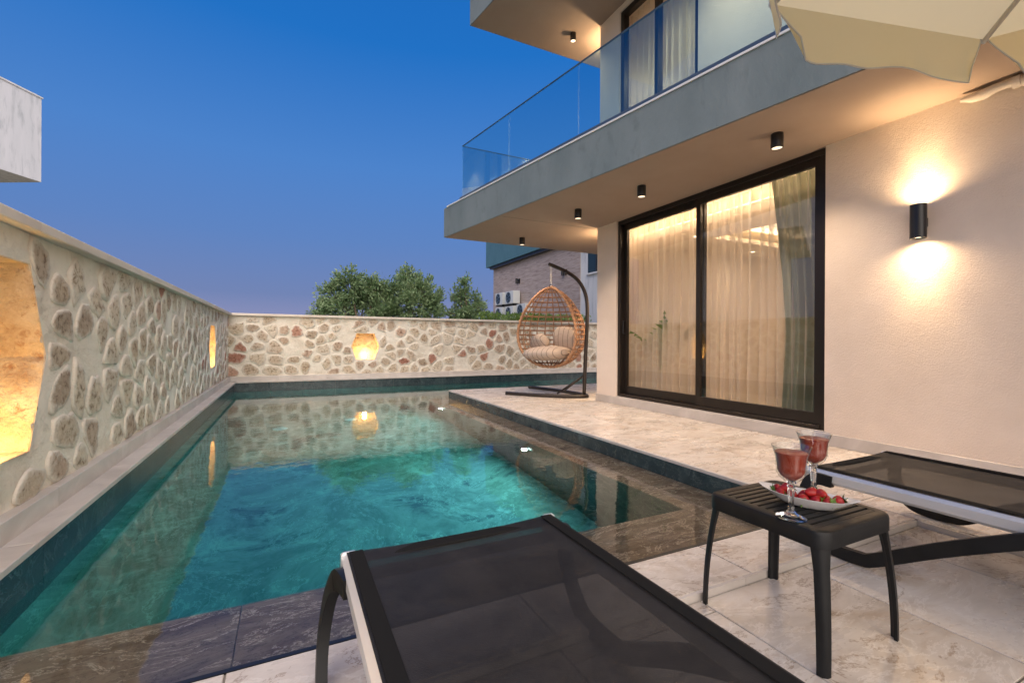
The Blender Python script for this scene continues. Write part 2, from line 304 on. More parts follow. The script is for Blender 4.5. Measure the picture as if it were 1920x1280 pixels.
def lamp(name, typ, loc, energy, color, parent, size=.03, direction=None, spot=None, blend=.5, sx=None, sy=None):
    d = bpy.data.lights.new(name, typ); d.energy = energy * .78; d.color = color
    if typ == 'AREA': d.shape = 'RECTANGLE'; d.size = sx; d.size_y = sy
    else: d.shadow_soft_size = size
    if typ == 'SPOT': d.spot_size = R(spot); d.spot_blend = blend
    o = bpy.data.objects.new(name, d); COL.objects.link(o)
    o.parent = parent; o.location = Vector(loc) - WLOC[parent]
    if direction: o.rotation_euler = (-Vector(direction)).to_track_quat('Z', 'Y').to_euler()
    return o

# ------------------------------------------------------------------ key dimensions (metres)
ZT, ZW = .03, -.11                    # terrace paving, water; the sunken deck is 0
XL, XF, XI = -.963, 2.656, 2.249      # pool edge by the wall, terrace edge, inner edge of the shelf
YF, YI, YS, YR = 10.756, 2.104, 1.475, 1.199
XW, ZSO = 4.30, 2.70
def xb(Y): return 3.492 - .1589 * (Y - .5)      # balcony front edge, not parallel to the house
def xu(Y): return 2.503 - .165 * (Y - 6.606)

# ------------------------------------------------------------------ ground, hills
mb = MB(); xs = [-900, -1.6, 9.5, 900]; ys = [-900, -4.5, 11.2, 900]
for i in range(3):
    for j in range(3):
        if i == 1 and j == 1: continue
        mb.add([(xs[i], ys[j], -.12), (xs[i + 1], ys[j], -.12), (xs[i + 1], ys[j + 1], -.12), (xs[i], ys[j + 1], -.12)], [(0, 1, 2, 3)])
obj('ground', mb, 'grass', kind='structure')
mb = MB(); NA = 60
for i in range(NA + 1):
    a = R(130 + 130 * i / NA); h = 34 * math.sin(PI * i / NA) * (.65 + .5 * noise.noise((i * .13, 0, 3))) + 3 * noise.noise((i * .9, 4, 1))
    for k, (rr, zz) in enumerate(((420, 0), (520, max(h * .6, 0)), (640, max(h, 1)), (800, 0))): mb.v.append((math.cos(a) * rr, math.sin(a) * rr, zz - 1 if zz else -3))
for i in range(NA):
    for k in range(3): mb.f.append((i * 4 + k, i * 4 + 4 + k, i * 4 + 5 + k, i * 4 + 1 + k))
obj('hills', mb, 'hill', kind='structure', smooth=True)

# ------------------------------------------------------------------ paving
TILE = {}
def tile_mesh(w, d):
    k = (round(w, 3), round(d, 3))
    if k not in TILE: TILE[k] = MB().box(-w / 2, w / 2, -d / 2, d / 2, -.02, 0, .0018).mesh('tile')
    return TILE[k]
def lay(parent, x0, x1, y0, y1, z, tw, td, stag=.5, ox=0, oy=0, mat='marble', name='tile'):
    g = .003; i = 0; x = x0 + (ox - tw if ox else 0)
    while x < x1 - .01:
        a, b = max(x, x0), min(x + tw, x1); y = y0 - td * ((i * stag + oy) % 1)
        while y < y1 - .01:
            c, d = max(y, y0), min(y + td, y1)
            if b - a > .03 and d - c > .03:
                obj(name, tile_mesh(b - a - 2 * g, d - c - 2 * g), mat, parent, loc=((a + b) / 2, (c + d) / 2, z))
            y += td
        x += tw; i += 1
deck = obj('sunken_deck', MB().box(-1.05, XW, -4.5, YR - .012, -.3, -.006), 'grout', kind='structure')
lay(deck, -1.05, 2.916, -1.5, YR - .012, 0, .6, 1.2, .5, oy=.32)
terr = obj('terrace', MB().prism([(XF + .02, YS), (XF + .02, 8.03), (9.4, 8.03), (9.4, 5.7), (XW, 5.7), (XW, -4.5), (2.93, -4.5), (2.93, YR + .012), (-1.05, YR + .012), (-1.05, YS - .012), (XF + .02, YS - .012)], -.3, ZT - .006), 'grout', kind='structure')
lay(terr, XF + .03, XW, YS, 8.03, ZT, .6, 1.2, .5, oy=.2)
lay(terr, XW, 9.3, 5.78, 8.03, ZT, 1.2, .6, .5)
lay(terr, 2.93, XW, -4.4, YS, ZT, .6, 1.2, .5, oy=.7)
lay(terr, -1.05, 2.93, YR, YS - .012, ZT, .9, YS - YR - .012, 0)
for x0, x1 in ((-1.05, .3), (.3, 1.6), (1.6, 2.916)):
    obj('riser', MB().box(x0 + .001, x1 - .001, YR - .012, YR + .012, -.01, ZT - .003, .001), 'marble_trim', terr)
obj('riser', MB().box(2.912, 2.93, -4.4, YR - .012, -.01, ZT - .003, .001), 'marble_trim', terr)
obj('edge_trim', MB().box(XF, XF + .03, YS + .004, 8.03, ZT - .022, ZT + .003, .003), 'marble_trim', terr)
obj('edge_trim', MB().box(XF + .03, 9.3, 8.03, 8.06, ZT - .022, ZT + .003, .003), 'marble_trim', terr)
obj('overflow_slot', MB().box(-.96, XF, YS - .010, YS + .006, ZT - .05, ZT - .001), 'blackmetal', terr)

# ------------------------------------------------------------------ pool
pool = thing('swimming_pool', 'L-shaped sunken pool lined in dark green marbled stone beside the terrace', 'pool', (.8, 6, -1.6))
ZB = -1.45
mb = MB(); mb.box(XL - .1, 9.3, YI - .7, YF + .1, ZB - .1, ZB)
obj('pool_floor', mb, 'basin', pool)
obj('pool_wall', MB().box(XL - .1, XL - .012, YS - .1, YF + .1, ZB, ZW - .02), 'basinwall', pool)
obj('pool_wall', MB().box(XL - .012, 9.3, YF + .012, YF + .1, ZB, ZW - .02), 'basinwall', pool)
def ledge_run(x0, x1, y0, y1, n, along):
    for i in range(n):
        if along == 'x': a, b, c, d = x0 + (x1 - x0) * i / n, x0 + (x1 - x0) * (i + 1) / n, y0, y1
        else: a, b, c, d = x0, x1, y0 + (y1 - y0) * i / n, y0 + (y1 - y0) * (i + 1) / n
        obj('ledge_slab', MB().box(a + .001, b - .001, c + .001, d - .001, ZW - .045, ZW - .014, .002), 'ledge', pool)
obj('shelf_base', MB().prism([(XL - .1, YS - .05), (XF + .02, YS - .05), (XF + .02, 8.02), (XI + .02, 8.02), (XI + .02, YI - .02), (XL - .1, YI - .02)], ZB, ZW - .046), 'basinwall', pool)
ledge_run(XL, XI, YS, YI, 4, 'x'); ledge_run(XI, XF, YS, 8.03, 7, 'y')
def band(axis, c, a, b, z0, z1, step, face, name='waterline_tile', mat='slate', th=.012):
    n = max(1, round((b - a) / step))
    for i in range(n):
        p, q = a + (b - a) * i / n + .0015, a + (b - a) * (i + 1) / n - .0015
        lo, hi = sorted((c, c - face * th))
        bx = MB().box(lo, hi, p, q, z0, z1, .0015) if axis == 'x' else MB().box(p, q, lo, hi, z0, z1, .0015)
        obj(name, bx, mat, pool)
band('x', XL, YS, YF, -.30, .055, .62, 1); band('y', YF, XL, 9.2, -.30, .055, .62, -1)
band('x', XF, YS + .01, 8.03, -.14, ZT - .022, .6, -1); band('y', 8.03 + .012, XF, 9.2, -.30, ZT - .022, .6, 1)
# copings against the garden walls
for i in range(8):
    a = YS - 1.6 + (YF - YS + 1.6) * i / 8; b = YS - 1.6 + (YF - YS + 1.6) * (i + 1) / 8
    obj('coping', MB().box(-1.052, -.938, a + .0015, b - .0015, .056, .086, .003), 'marble_trim', pool)
for i in range(9):
    a = -.936 + 10.1 * i / 9; b = -.936 + 10.1 * (i + 1) / 9
    obj('coping', MB().box(a + .0015, b - .0015, YF - .025, YF + .09, .056, .086, .003), 'marble_trim', pool)
# the water: a closed body whose sides and bottom lie inside the stone
water = obj('water', MB().prism([(XL - .006, YS + .012), (XF + .006, YS + .012), (XF + .006, 8.036), (9.25, 8.036), (9.25, YF + .006), (XL - .006, YF + .006)], ZB - .05, ZW), 'water', kind='structure')
for i, (y, z, lab, pw) in enumerate(((4.16, -.42, 'lit round underwater pool light below the middle of the terrace shelf', 38), (7.02, -.33, 'lit round underwater pool light near the far corner of the terrace', 32))):
    t = thing('pool_light', lab, 'pool light', (XI, y, z), 'underwater lights on the shelf wall')
    obj('rim', MB().lathe([(.046, .0), (.072, -.004), (.075, -.016), (.058, -.024), (.044, -.018)], (XI + .018, y, z), 28, 'x'), 'alu', t, smooth=True)
    obj('lens', MB().lathe([(.0001, -.017), (.03, -.016), (.046, -.006)], (XI + .018, y, z), 28, 'x'), 'poollens', t, smooth=True)
    lamp('pool_light_beam', 'SPOT', (XI - .06, y, z), pw * 1.65, (.82, .98, 1), t, .03, (-1, 0, -.1), 178, .4)
for x, y, lab in ((.9, 7.6, 'pale round fitting on the pool floor in front of the hanging chair'), (-.1, 7.3, 'pale round fitting on the pool floor by the stone wall')):
    t = thing('floor_inlet', lab, 'pool inlet', (x, y, ZB), 'inlets on the pool floor')
    obj('cover', MB().lathe([(.0001, .014), (.07, .013), (.095, .004), (.1, 0)], (x, y, ZB), 20), 'porcelain', t, smooth=True)
    obj('grille', MB().lathe([(.02, .017), (.028, .017), (.03, .012)], (x, y, ZB), 14), 'acwhite', t)

# ------------------------------------------------------------------ garden walls of field stone
def hexpts(cs, cz, hw, hh, tw): return [(cs - hw, cz), (cs - tw, cz - hh), (cs + tw, cz - hh), (cs + hw, cz), (cs + tw, cz + hh), (cs - tw, cz + hh)]
def inhex(h, s, z):
    n = len(h); c = False
    for i in range(n):
        (x1, y1), (x2, y2) = h[i], h[(i + 1) % n]
        if (y1 > z) != (y2 > z) and s < (x2 - x1) * (z - y1) / (y2 - y1) + x1: c = not c
    return c
def nearest(h, s, z):
    best = None; p = Vector((s, z))
    for i in range(len(h)):
        a, b = Vector(h[i]), Vector(h[(i + 1) % len(h)]); ab = b - a; t = min(1, max(0, (p - a).dot(ab) / ab.length_squared)); q = a + ab * t; d = (p - q).length
        if best is None or d < best[0]: best = (d, q)
    return best
def clip(poly, px, pz, nx, nz):                      # keep the side of the polygon where (p - (px, pz)) . n < 0
    out = []
    for i in range(len(poly)):
        a, b = poly[i], poly[(i + 1) % len(poly)]; da = (a[0] - px) * nx + (a[1] - pz) * nz; db = (b[0] - px) * nx + (b[1] - pz) * nz
        if da <= 0: out.append(a)
        if (da < 0) != (db < 0) and da != db: t = da / (da - db); out.append((a[0] + (b[0] - a[0]) * t, a[1] + (b[1] - a[1]) * t))
    return out
def stone_mesh(poly, relief, seed):
    for _ in range(1):
        q = []
        for i in range(len(poly)):
            a, b = poly[i], poly[(i + 1) % len(poly)]; q += [(a[0] * .75 + b[0] * .25, a[1] * .75 + b[1] * .25), (a[0] * .25 + b[0] * .75, a[1] * .25 + b[1] * .75)]
        poly = q
    L = [0]
    for i in range(len(poly)): L.append(L[-1] + math.dist(poly[i], poly[(i + 1) % len(poly)]))
    n = 16; pts = []; j = 0
    for k in range(n):
        d = L[-1] * k / n
        while L[j + 1] < d: j += 1
        t = (d - L[j]) / max(1e-6, L[j + 1] - L[j]); a, b = poly[j], poly[(j + 1) % len(poly)]; x, y = a[0] + (b[0] - a[0]) * t, a[1] + (b[1] - a[1]) * t
        w = 1 + .22 * noise.noise((x * 14, y * 14, seed)) + .10 * noise.noise((x * 40, y * 40, seed)); pts.append((x * w, y * w))
    mb = MB(); rim = []
    for rr, hh, rv in ((1.0, -1.0, 1.0), (.985, .45, 1.0), (.91, .92, .66), (.64, 1.0, .25), (.32, 1.0, .0)):
        for x, y in pts:
            x, y = x * rr, y * rr; mb.v.append((x, y, relief * (hh + (.75 * noise.noise((x * 12, y * 12, seed)) + .5 * noise.noise((x * 33, y * 33, seed)) if hh > .5 else 0)))); rim.append(rv)
    for j in range(4):
        for i in range(n): mb.f.append((j * n + i, j * n + (i + 1) % n, j * n + n + (i + 1) % n, j * n + n + i))
    mb.f.append(tuple(4 * n + i for i in range(n)))
    m = mb.mesh('stone', True); m.materials.append(MT['stone']); m.attributes.new('rim', 'FLOAT', 'POINT').data.foreach_set('value', rim); return m
def garden_wall(label, s0, s1, P, rotm, niches, seed, cap_len, root_loc):
    """P(s, z, out) -> world point; rotm turns local (s, z, out) axes into world axes"""
    rr = random.Random(seed); t = thing('stone_wall', label, 'garden wall', root_loc)
    hexes = [hexpts(*n) for n in niches]; st = []
    seeds = []
    for _ in range(9000):
        q = (rr.uniform(s0, s1), rr.uniform(.20, 1.42)); k = rr.choice((.62, .8, .95, 1.15, 1.4))
        if all(math.hypot((q[0] - p[0]) / .35, (q[1] - p[1]) / .25) > k for p in seeds if abs(q[0] - p[0]) < .5): seeds.append(q)
    for (s, z) in seeds:
        poly = [(s - .32, max(z - .3, .176)), (s + .32, max(z - .3, .176)), (s + .32, min(z + .3, 1.436)), (s - .32, min(z + .3, 1.436))]
        for p in seeds:
            if p != (s, z) and abs(p[0] - s) < .66: poly = clip(poly, (s + p[0]) / 2, (z + p[1]) / 2, p[0] - s, p[1] - z)
        if len(poly) < 3 or rr.random() < .13 or any(inhex(hx, s, z) or nearest(hx, s, z)[0] < .05 for hx in hexes): continue
        g = rr.uniform(.010, .034); loc = []
        for (a, b_) in poly:
            a, b_ = a - s, b_ - z; d = math.hypot(a, b_); k = max(.45, 1 - g / max(d, .03)); a, b_ = a * k, b_ * k
            for hx in hexes:
                for _ in range(12):
                    if inhex(hx, s + a, z + b_) or nearest(hx, s + a, z + b_)[0] < .012: a, b_ = a * .88, b_ * .88
            loc.append((a, b_))
        if max(p[0] for p in loc) - min(p[0] for p in loc) > .06: st.append((s, z, loc))
    ds = .03; ns = int((s1 - s0) / ds); nz_ = int((1.43 - .17) / ds); grid = {}; mb = MB()
    cells = {}
    for i in range(ns + 1):
        for j in range(nz_ + 1):
            s = s0 + (s1 - s0) * i / ns; z = .17 + (1.435 - .17) * j / nz_; snapped = False
            for hx in hexes:
                if abs(s - hx[0][0]) < 1.2:
                    d, q = nearest(hx, s, z)
                    if d < ds * .56: s, z = q; snapped = True
            o = .012 * noise.noise((s * 2.3, z * 2.3, seed)) + .007 * noise.noise((s * 9, z * 9, seed + 5)) + .006 * noise.noise((s * 21, z * 21, seed + 9))
            grid[i, j] = len(mb.v); mb.v.append(tuple(P(s, z, 0 if snapped else o)))
            cells[('p', i, j)] = (s, z)
    for i in range(ns):
        for j in range(nz_):
            ps = [cells[('p', i + a, j + b)] for a, b in ((0, 0), (1, 0), (1, 1), (0, 1))]; cs = sum(p[0] for p in ps) / 4; cz = sum(p[1] for p in ps) / 4
            if any(inhex(hx, cs, cz) for hx in hexes): continue
            mb.f.append((grid[i, j], grid[i + 1, j], grid[i + 1, j + 1], grid[i, j + 1]))
    obj('mortar_face', mb, 'mortar', t, smooth=True)
    for k, (s, z, loc) in enumerate(st):
        o = obj('stone', stone_mesh(loc, rr.uniform(.005, .011), seed * 50 + k), None, t, loc=P(s, z, .004)); o.rotation_euler = rotm.to_euler()
    # back and core of the wall, broken round the niches
    cuts = sorted((hx[0][0] - .02, hx[3][0] + .02) for hx in hexes); a = s0; core = MB()
    def blk(a, b, z0, z1, o0, o1):
        q = [P(a, 0, o0), P(b, 0, o0), P(b, 0, o1), P(a, 0, o1)]; core.prism([(v.x, v.y) for v in q], z0, z1)
    for c0, c1 in cuts + [(s1, None)]:
        if c0 > a: blk(a, c0, -.3, 1.43, -.36, -.03)
        if c1 is not None: blk(c0, c1, -.3, 1.43, -.36, -.30); blk(c0, c1, -.3, .36, -.30, -.03); a = c1
    obj('wall_core', core, 'mortar', t)
    n = max(1, round((s1 - s0) / cap_len))
    for i in range(n):
        a, b = s0 + (s1 - s0) * i / n + .001, s0 + (s1 - s0) * (i + 1) / n - .001
        q = [P(a, 0, -.40), P(b, 0, -.40), P(b, 0, .068), P(a, 0, .068)]; bx = MB(); xsx = [v.x for v in q]; ysy = [v.y for v in q]
        bx.box(min(xsx), max(xsx), min(ysy), max(ysy), 1.434, 1.484, .005); obj('capstone', bx, 'cap', t)
    n = max(1, round((s1 - s0) / .95))
    for i in range(n):
        a, b = s0 + (s1 - s0) * i / n + .001, s0 + (s1 - s0) * (i + 1) / n - .001
        q = [P(a, 0, -.02), P(b, 0, -.02), P(b, 0, .05), P(a, 0, .05)]; bx = MB(); xsx = [v.x for v in q]; ysy = [v.y for v in q]
        bx.box(min(xsx), max(xsx), min(ysy), max(ysy), .082, .182, .003); obj('plinth', bx, 'marble_trim', t)
    for hx, nn in zip(hexes, niches):
        cs, cz = nn[0], nn[1]; lin = MB(); k = 8; outl = []
        for i in range(6):
            for u in range(k):
                a, b = Vector(hx[i]), Vector(hx[(i + 1) % 6]); outl.append(a.lerp(b, u / k))
        N = len(outl); deps = [.004, -.05, -.11, -.17, -.23]
        for d in deps:
            for q in outl:
                w = 1.0 + .012 * noise.noise((q.x * 9, q.y * 9, d * 20)) * (d < 0) + (.004 if d < 0 else .006)
                lin.v.append(tuple(P(cs + (q.x - cs) * w, cz + (q.y - cz) * w, d)))
        for r in range(len(deps) - 1):
            for i in range(N): lin.f.append((r * N + i, r * N + (i + 1) % N, r * N + N + (i + 1) % N, r * N + N + i))
        # rough back of the recess
        o = len(lin.v)
        for sc_ in (.66, .33):
            for q in outl: lin.v.append(tuple(P(cs + (q.x - cs) * sc_, cz + (q.y - cz) * sc_, -.23 + .02 * noise.noise((q.x * 7 * sc_, q.y * 7, 2)))))
        lin.v.append(tuple(P(cs, cz, -.225)))
        b0 = (len(deps) - 1) * N
        for i in range(N):
            j = (i + 1) % N; lin.f += [(b0 + i, b0 + j, o + j, o + i), (o + i, o + j, o + N + j, o + N + i), (o + N + i, o + N + j, len(lin.v) - 1)]
        obj('niche', lin, 'nichestone', t, smooth=True, auto=35)
    return t
rotL = Matrix(((0, 0, 1), (1, 0, 0), (0, 1, 0)))           # columns: s -> +Y, z -> +Z, out -> +X
rotB = Matrix(((1, 0, 0), (0, 0, -1), (0, 1, 0)))          # s -> +X, z -> +Z, out -> -Y
PLf = lambda s, z, o: Vector((-1.10 + o, s, z)); PBf = lambda s, z, o: Vector((s, 10.90 - o, z))
NL = [(2.70, .85, .40, .44, .24), (8.78, .83, .34, .335, .21)]; NB = [(1.60, .80, .31, .295, .195)]
garden_wall('rubble stone wall with two lit niches running along the long side of the pool', .2, 10.9, PLf, rotL, NL, 11, 1.35, (-1.1, 5, -.1))
garden_wall('rubble stone wall with one lit niche across the far end of the pool', -1.1, 9.2, PBf, rotB, NB, 23, 1.3, (3.5, 10.95, -.1))
for (nn, Pf, d, lab, pw) in ((NL[0], PLf, (1, 0), 'glowing lamp in the large wall niche beside the pool', 6.5), (NL[1], PLf, (1, 0), 'glowing lamp in the niche of the long wall, next to the corner', 8), (NB[0], PBf, (0, -1), 'glowing lamp in the niche of the end wall', 7.5)):
    zb = nn[1] - nn[3]; c = Pf(nn[0], zb, -.11); t = thing('niche_lamp', lab, 'lamp', c, 'lamps in the wall niches')
    obj('base', MB().lathe([(.0001, .002), (.05, .002), (.052, .012), (.045, .02)], c, 20), 'blackmetal', t, smooth=True)
    obj('lens', MB().lathe([(.044, .018), (.04, .028), (.0001, .032)], c, 20), 'nichelens', t, smooth=True)
    lamp('niche_glow', 'POINT', c + Vector((0, 0, .09)), pw, (1, .58, .17), t, .045)

# ------------------------------------------------------------------ the villa
house = thing('villa', 'two storey rendered villa with a glass railed balcony above the terrace', 'house', (5.5, 3, 0))
H = lambda n, mb, m, **k: obj(n, mb, m, house, **k)
DY0, DY1, DZ0, DZ1 = 2.424, 5.312, .150, 2.69
WT = .22
H('wall', MB().box(XW, XW + WT, -4.4, DY0, -.1, ZSO), 'plaster'); H('wall', MB().box(XW, XW + WT, DY1, 5.767, -.1, ZSO), 'plaster')
H('sill', MB().box(XW + .004, XW + WT, DY0 + .002, DY1 - .002, -.1, DZ0 - .003, .003), 'marble_trim')
H('wall', MB().box(XW + WT, 9.2, 5.55, 5.767, -.1, ZSO), 'plaster')
for a, b in ((-4.4, -2.2), (-2.2, .1), (.1, DY0), (DY0, 3.9), (3.9, DY1), (DY1, 5.775)):
    H('skirting', MB().box(XW - .014, XW, a + .001, b - .001, ZT, .136, .003), 'marble_trim')
H('skirting', MB().box(XW, 9.2, 5.767, 5.781, ZT, .136, .003), 'marble_trim')
def slab(xf, y1, z0, z1): return MB().prism([(xf(-4.4), -4.4), (xf(y1), y1), (9.2, y1), (9.2, -4.4)], z0, z1)
YB = 7.50
bal = H('balcony_slab', slab(xb, YB, ZSO, 3.185), 'concrete')
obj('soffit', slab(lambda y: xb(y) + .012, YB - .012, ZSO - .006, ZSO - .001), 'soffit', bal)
obj('soffit_strip', MB().box(xb(5.83) + .05, XW + .0, 5.822, 5.838, ZSO - .0075, ZSO - .0062), 'grout', bal)  # thin dark strip across the soffit, in line with the house end wall
obj('drip_trim', MB().prism([(xb(-4.4) - .012, -4.4), (xb(7.38) - .012, 7.38), (xb(7.38) + .05, 7.38), (xb(-4.4) + .05, -4.4)], 3.186, 3.204), 'trimwhite', bal)
YG = 7.10; GX = lambda y: xb(y) + .12
rail = H('glass_railing', MB().prism([(GX(-4.4) - .035, -4.4), (GX(YG) - .035, YG + .035), (6.6, YG + .035), (6.6, YG - .035), (GX(YG) + .035, YG - .035), (GX(-4.4) + .035, -4.4)], 3.205, 3.30), 'shoe')
seams = [YG, 5.775, 4.388, 3.004, 1.62, .24, -1.14]
for i in range(6):
    a, b = seams[i] - .004, seams[i + 1] + .004
    obj('glass_panel', MB().prism([(GX(a) - .006, a), (GX(a) + .006, a), (GX(b) + .006, b), (GX(b) - .006, b)], 3.301, 4.13), 'railglass', rail)
for a, b in ((GX(YG) + .012, 4.0), (4.008, 5.4), (5.408, 6.6)): obj('glass_panel', MB().box(a, b, YG - .006, YG + .006, 3.301, 4.13), 'railglass', rail)
for i in range(6):
    a, b = seams[i], seams[i + 1]; obj('handrail', MB().prism([(GX(a) - .009, a), (GX(a) + .009, a), (GX(b) + .009, b), (GX(b) - .009, b)], 4.131, 4.140), 'shoe', rail)
obj('handrail', MB().box(GX(YG) + .013, 6.6, YG - .009, YG + .009, 4.131, 4.140), 'shoe', rail)
# upper floor
UY0, UY1, UZ0, UZ1 = 3.85, 5.27, 3.22, 5.72; ZU = 5.80
H('upper_wall', MB().box(XW, XW + WT, -4.4, UY0, 3.19, ZU), 'plaster'); H('upper_wall', MB().box(XW, XW + WT, UY1, 5.72, 3.19, ZU), 'plaster')
H('upper_wall', MB().box(XW + .003, XW + WT, UY0, UY1, UZ1, ZU), 'plaster'); H('upper_wall', MB().box(XW + WT, 9.2, 5.5, 5.72, 3.19, ZU), 'plaster')
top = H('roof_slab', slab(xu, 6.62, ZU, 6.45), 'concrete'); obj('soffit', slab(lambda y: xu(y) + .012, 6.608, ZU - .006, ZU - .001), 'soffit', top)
# sliding door
door = H('sliding_door', MB(), 'frame') if False else bpy.data.objects.new('sliding_door', None)
COL.objects.link(door); door.parent = house; door.location = Vector((XW + .06, 3.87, DZ0)) - WLOC[house]; WLOC[door] = Vector((XW + .06, 3.87, DZ0)); props(door, 'dark framed sliding door with two tall panes')
F = lambda n, mb, m='frame': obj(n, mb, m, door)
x0, x1 = XW + .03, XW + .17
F('frame', MB().box(x0, x1, DY0 + .001, DY0 + .055, DZ0, DZ1 - .055, .003)); F('frame', MB().box(x0, x1, DY1 - .055, DY1 - .001, DZ0, DZ1 - .055, .003))
F('frame', MB().box(x0, x1, DY0 + .001, DY1 - .001, DZ1 - .055, DZ1 + .002, .003)); F('track', MB().box(x0 - .01, x1, DY0 + .056, DY1 - .056, DZ0 - .002, DZ0 + .04, .003))
def leafpanel(ya, yb, xa, xc, st=.075):
    F('stile', MB().box(xa, xc, ya, ya + st, DZ0 + .041, DZ1 - .056, .003)); F('stile', MB().box(xa, xc, yb - st, yb, DZ0 + .041, DZ1 - .056, .003))
    F('rail', MB().box(xa, xc, ya + st, yb - st, DZ0 + .041, DZ0 + .15, .003)); F('rail', MB().box(xa, xc, ya + st, yb - st, DZ1 - .13, DZ1 - .056, .003))
    xm = (xa + xc) / 2; F('pane', MB().box(xm - .005, xm + .005, ya + st - .004, yb - st + .004, DZ0 + .148, DZ1 - .128), 'glass')
leafpanel(DY0 + .056, 3.90, XW + .045, XW + .090, .06); leafpanel(3.83, DY1 - .056, XW + .098, XW + .143, .06)
F('handle', MB().tube([(XW + .097, 5.225, 1.06), (XW + .06, 5.225, 1.06), (XW + .06, 5.225, 1.24), (XW + .097, 5.225, 1.24)], .008, 8), 'blackmetal')
win = bpy.data.objects.new('upper_window', None); COL.objects.link(win); win.parent = house; WLOC[win] = Vector((XW + .06, 4.5, UZ0)); win.location = WLOC[win] - WLOC[house]
for (a, b, c, d) in ((UY0, UY0 + .07, UZ0, UZ1), (UY1 - .07, UY1, UZ0, UZ1), (UY0 + .07, UY1 - .07, UZ0, UZ0 + .08), (UY0 + .07, UY1 - .07, UZ1 - .08, UZ1), (4.53, 4.59, UZ0 + .08, UZ1 - .08)):
    obj('frame', MB().box(XW + .03, XW + .12, a + .001, b - .001, c + .001, d - .001, .003), 'frame', win)
for a, b in ((UY0 + .068, 4.532), (4.588, UY1 - .068)): obj('pane', MB().box(XW + .07, XW + .08, a, b, UZ0 + .078, UZ1 - .078), 'glass', win)
# rooms behind the glass
RX1 = 9.0; RY0 = .6
H('room_floor', MB().box(XW + WT, RX1, RY0, 5.55, 0, .14), 'roomfloor'); H('room_wall', MB().box(RX1, RX1 + .2, RY0 - .2, 5.55, 0, ZSO - .01), 'room'); H('room_wall', MB().box(XW + WT, RX1, RY0 - .2, RY0, 0, ZSO - .01), 'room')
H('room_wall', MB().box(XW + WT, RX1, 5.535, 5.549, .14, ZSO - .01), 'room')
cx0, cx1, cy0, cy1 = 5.6, 7.6, 2.2, 4.7; CZ = 2.46
cl = MB().box(4.86, cx0, RY0, 5.53, CZ, CZ + .06); cl.box(cx1, RX1, RY0, 5.53, CZ, CZ + .06); cl.box(cx0, cx1, RY0, cy0, CZ, CZ + .06); cl.box(cx0, cx1, cy1, 5.53, CZ, CZ + .06)
H('dropped_ceiling', cl, 'room'); H('room_ceiling', MB().box(XW + WT, RX1, RY0, 5.53, ZSO - .03, ZSO - .008), 'room')
H('cornice_box', MB().box(4.84, 4.858, RY0, 5.53, CZ - .005, CZ + .10), 'room')
led = MB().box(4.865, 4.885, 2.0, 5.5, CZ + .11, CZ + .12); obj('led_strip', led, 'led', house)
led = MB().box(cx0 - .06, cx0 - .04, cy0, cy1, CZ + .065, CZ + .075); led.box(cx1 + .04, cx1 + .06, cy0, cy1, CZ + .065, CZ + .075); led.box(cx0, cx1, cy0 - .06, cy0 - .04, CZ + .065, CZ + .075); led.box(cx0, cx1, cy1 + .04, cy1 + .06, CZ + .065, CZ + .075)
obj('led_strip', led, 'led', house)
lamp('cove_glow', 'AREA', (4.80, 3.8, 2.60), 14, WARM, house, direction=(-.75, 0, -.5), sx=3.3, sy=.05)
for (p, d, sx_, sy_) in (((cx0 - .02, 3.45, 2.56), (1, 0, .25), cy1 - cy0, .05), ((cx1 + .02, 3.45, 2.56), (-1, 0, .25), cy1 - cy0, .05)): lamp('cove_glow', 'AREA', p, 24, WARM, house, direction=d, sx=sx_, sy=sy_)
lamp('cove_glow', 'AREA', (6.6, cy1 + .02, 2.56), 22, WARM, house, direction=(0, -1, .25), sx=2.0, sy=.05)
H('upper_room_wall', MB().box(7.6, 7.7, 2.6, 5.5, 3.19, ZU), 'room'); H('upper_room_wall', MB().box(XW + WT, 7.6, 2.5, 2.6, 3.19, ZU), 'room'); H('upper_room_ceiling', MB().box(XW + WT, 7.6, 2.6, 5.49, 5.73, 5.79), 'room')
def spot(loc, lab, grp, inside=False, pw=14):
    x, y, z = loc; t = thing('ceiling_spotlight', lab, 'spotlight', loc, grp)
    if inside:
        obj('bezel', MB().lathe([(.035, -.002), (.05, -.006), (.055, 0)], loc, 20), 'acwhite', t); obj('lens', MB().lathe([(.0001, -.003), (.036, -.003)], loc, 20), 'lens', t)
    else:
        obj('can', MB().lathe([(.0001, 0), (.047, 0), (.048, -.003), (.048, -.118), (.046, -.121), (.041, -.121), (.040, -.112)], loc, 32), 'blackmetal', t, smooth=True, auto=40)
        obj('lens', MB().lathe([(.0001, -.116), (.0405, -.116)], loc, 24), 'lens_dim', t)
    lamp('spot_beam', 'SPOT', (x, y, z - (.125 if not inside else .02)), pw, WARM, t, .03, (0, 0, -1), 120 if not inside else 150, .8)
for (x, y), lab, pw in (((3.561, 6.88), 'black can spotlight on the balcony soffit above the hanging chair', 62), ((3.459, 5.067), 'black can spotlight on the balcony soffit opposite the door corner', 62),
                    ((3.573, 3.979), 'black can spotlight on the balcony soffit in front of the middle door stile', 62), ((3.69, 2.469), 'black can spotlight on the balcony soffit nearest the wall sconce', 62)):
    spot((x, y, ZSO - .007), lab, 'spotlights under the balcony', pw=pw)
spot((4.02, 6.05, ZU - .007), 'black can spotlight under the upper roof slab by the house corner', None, pw=20)
spot((3.75, 3.1, ZU - .007), 'black can spotlight under the upper roof slab lighting the wall beside the upstairs window', None, pw=120)
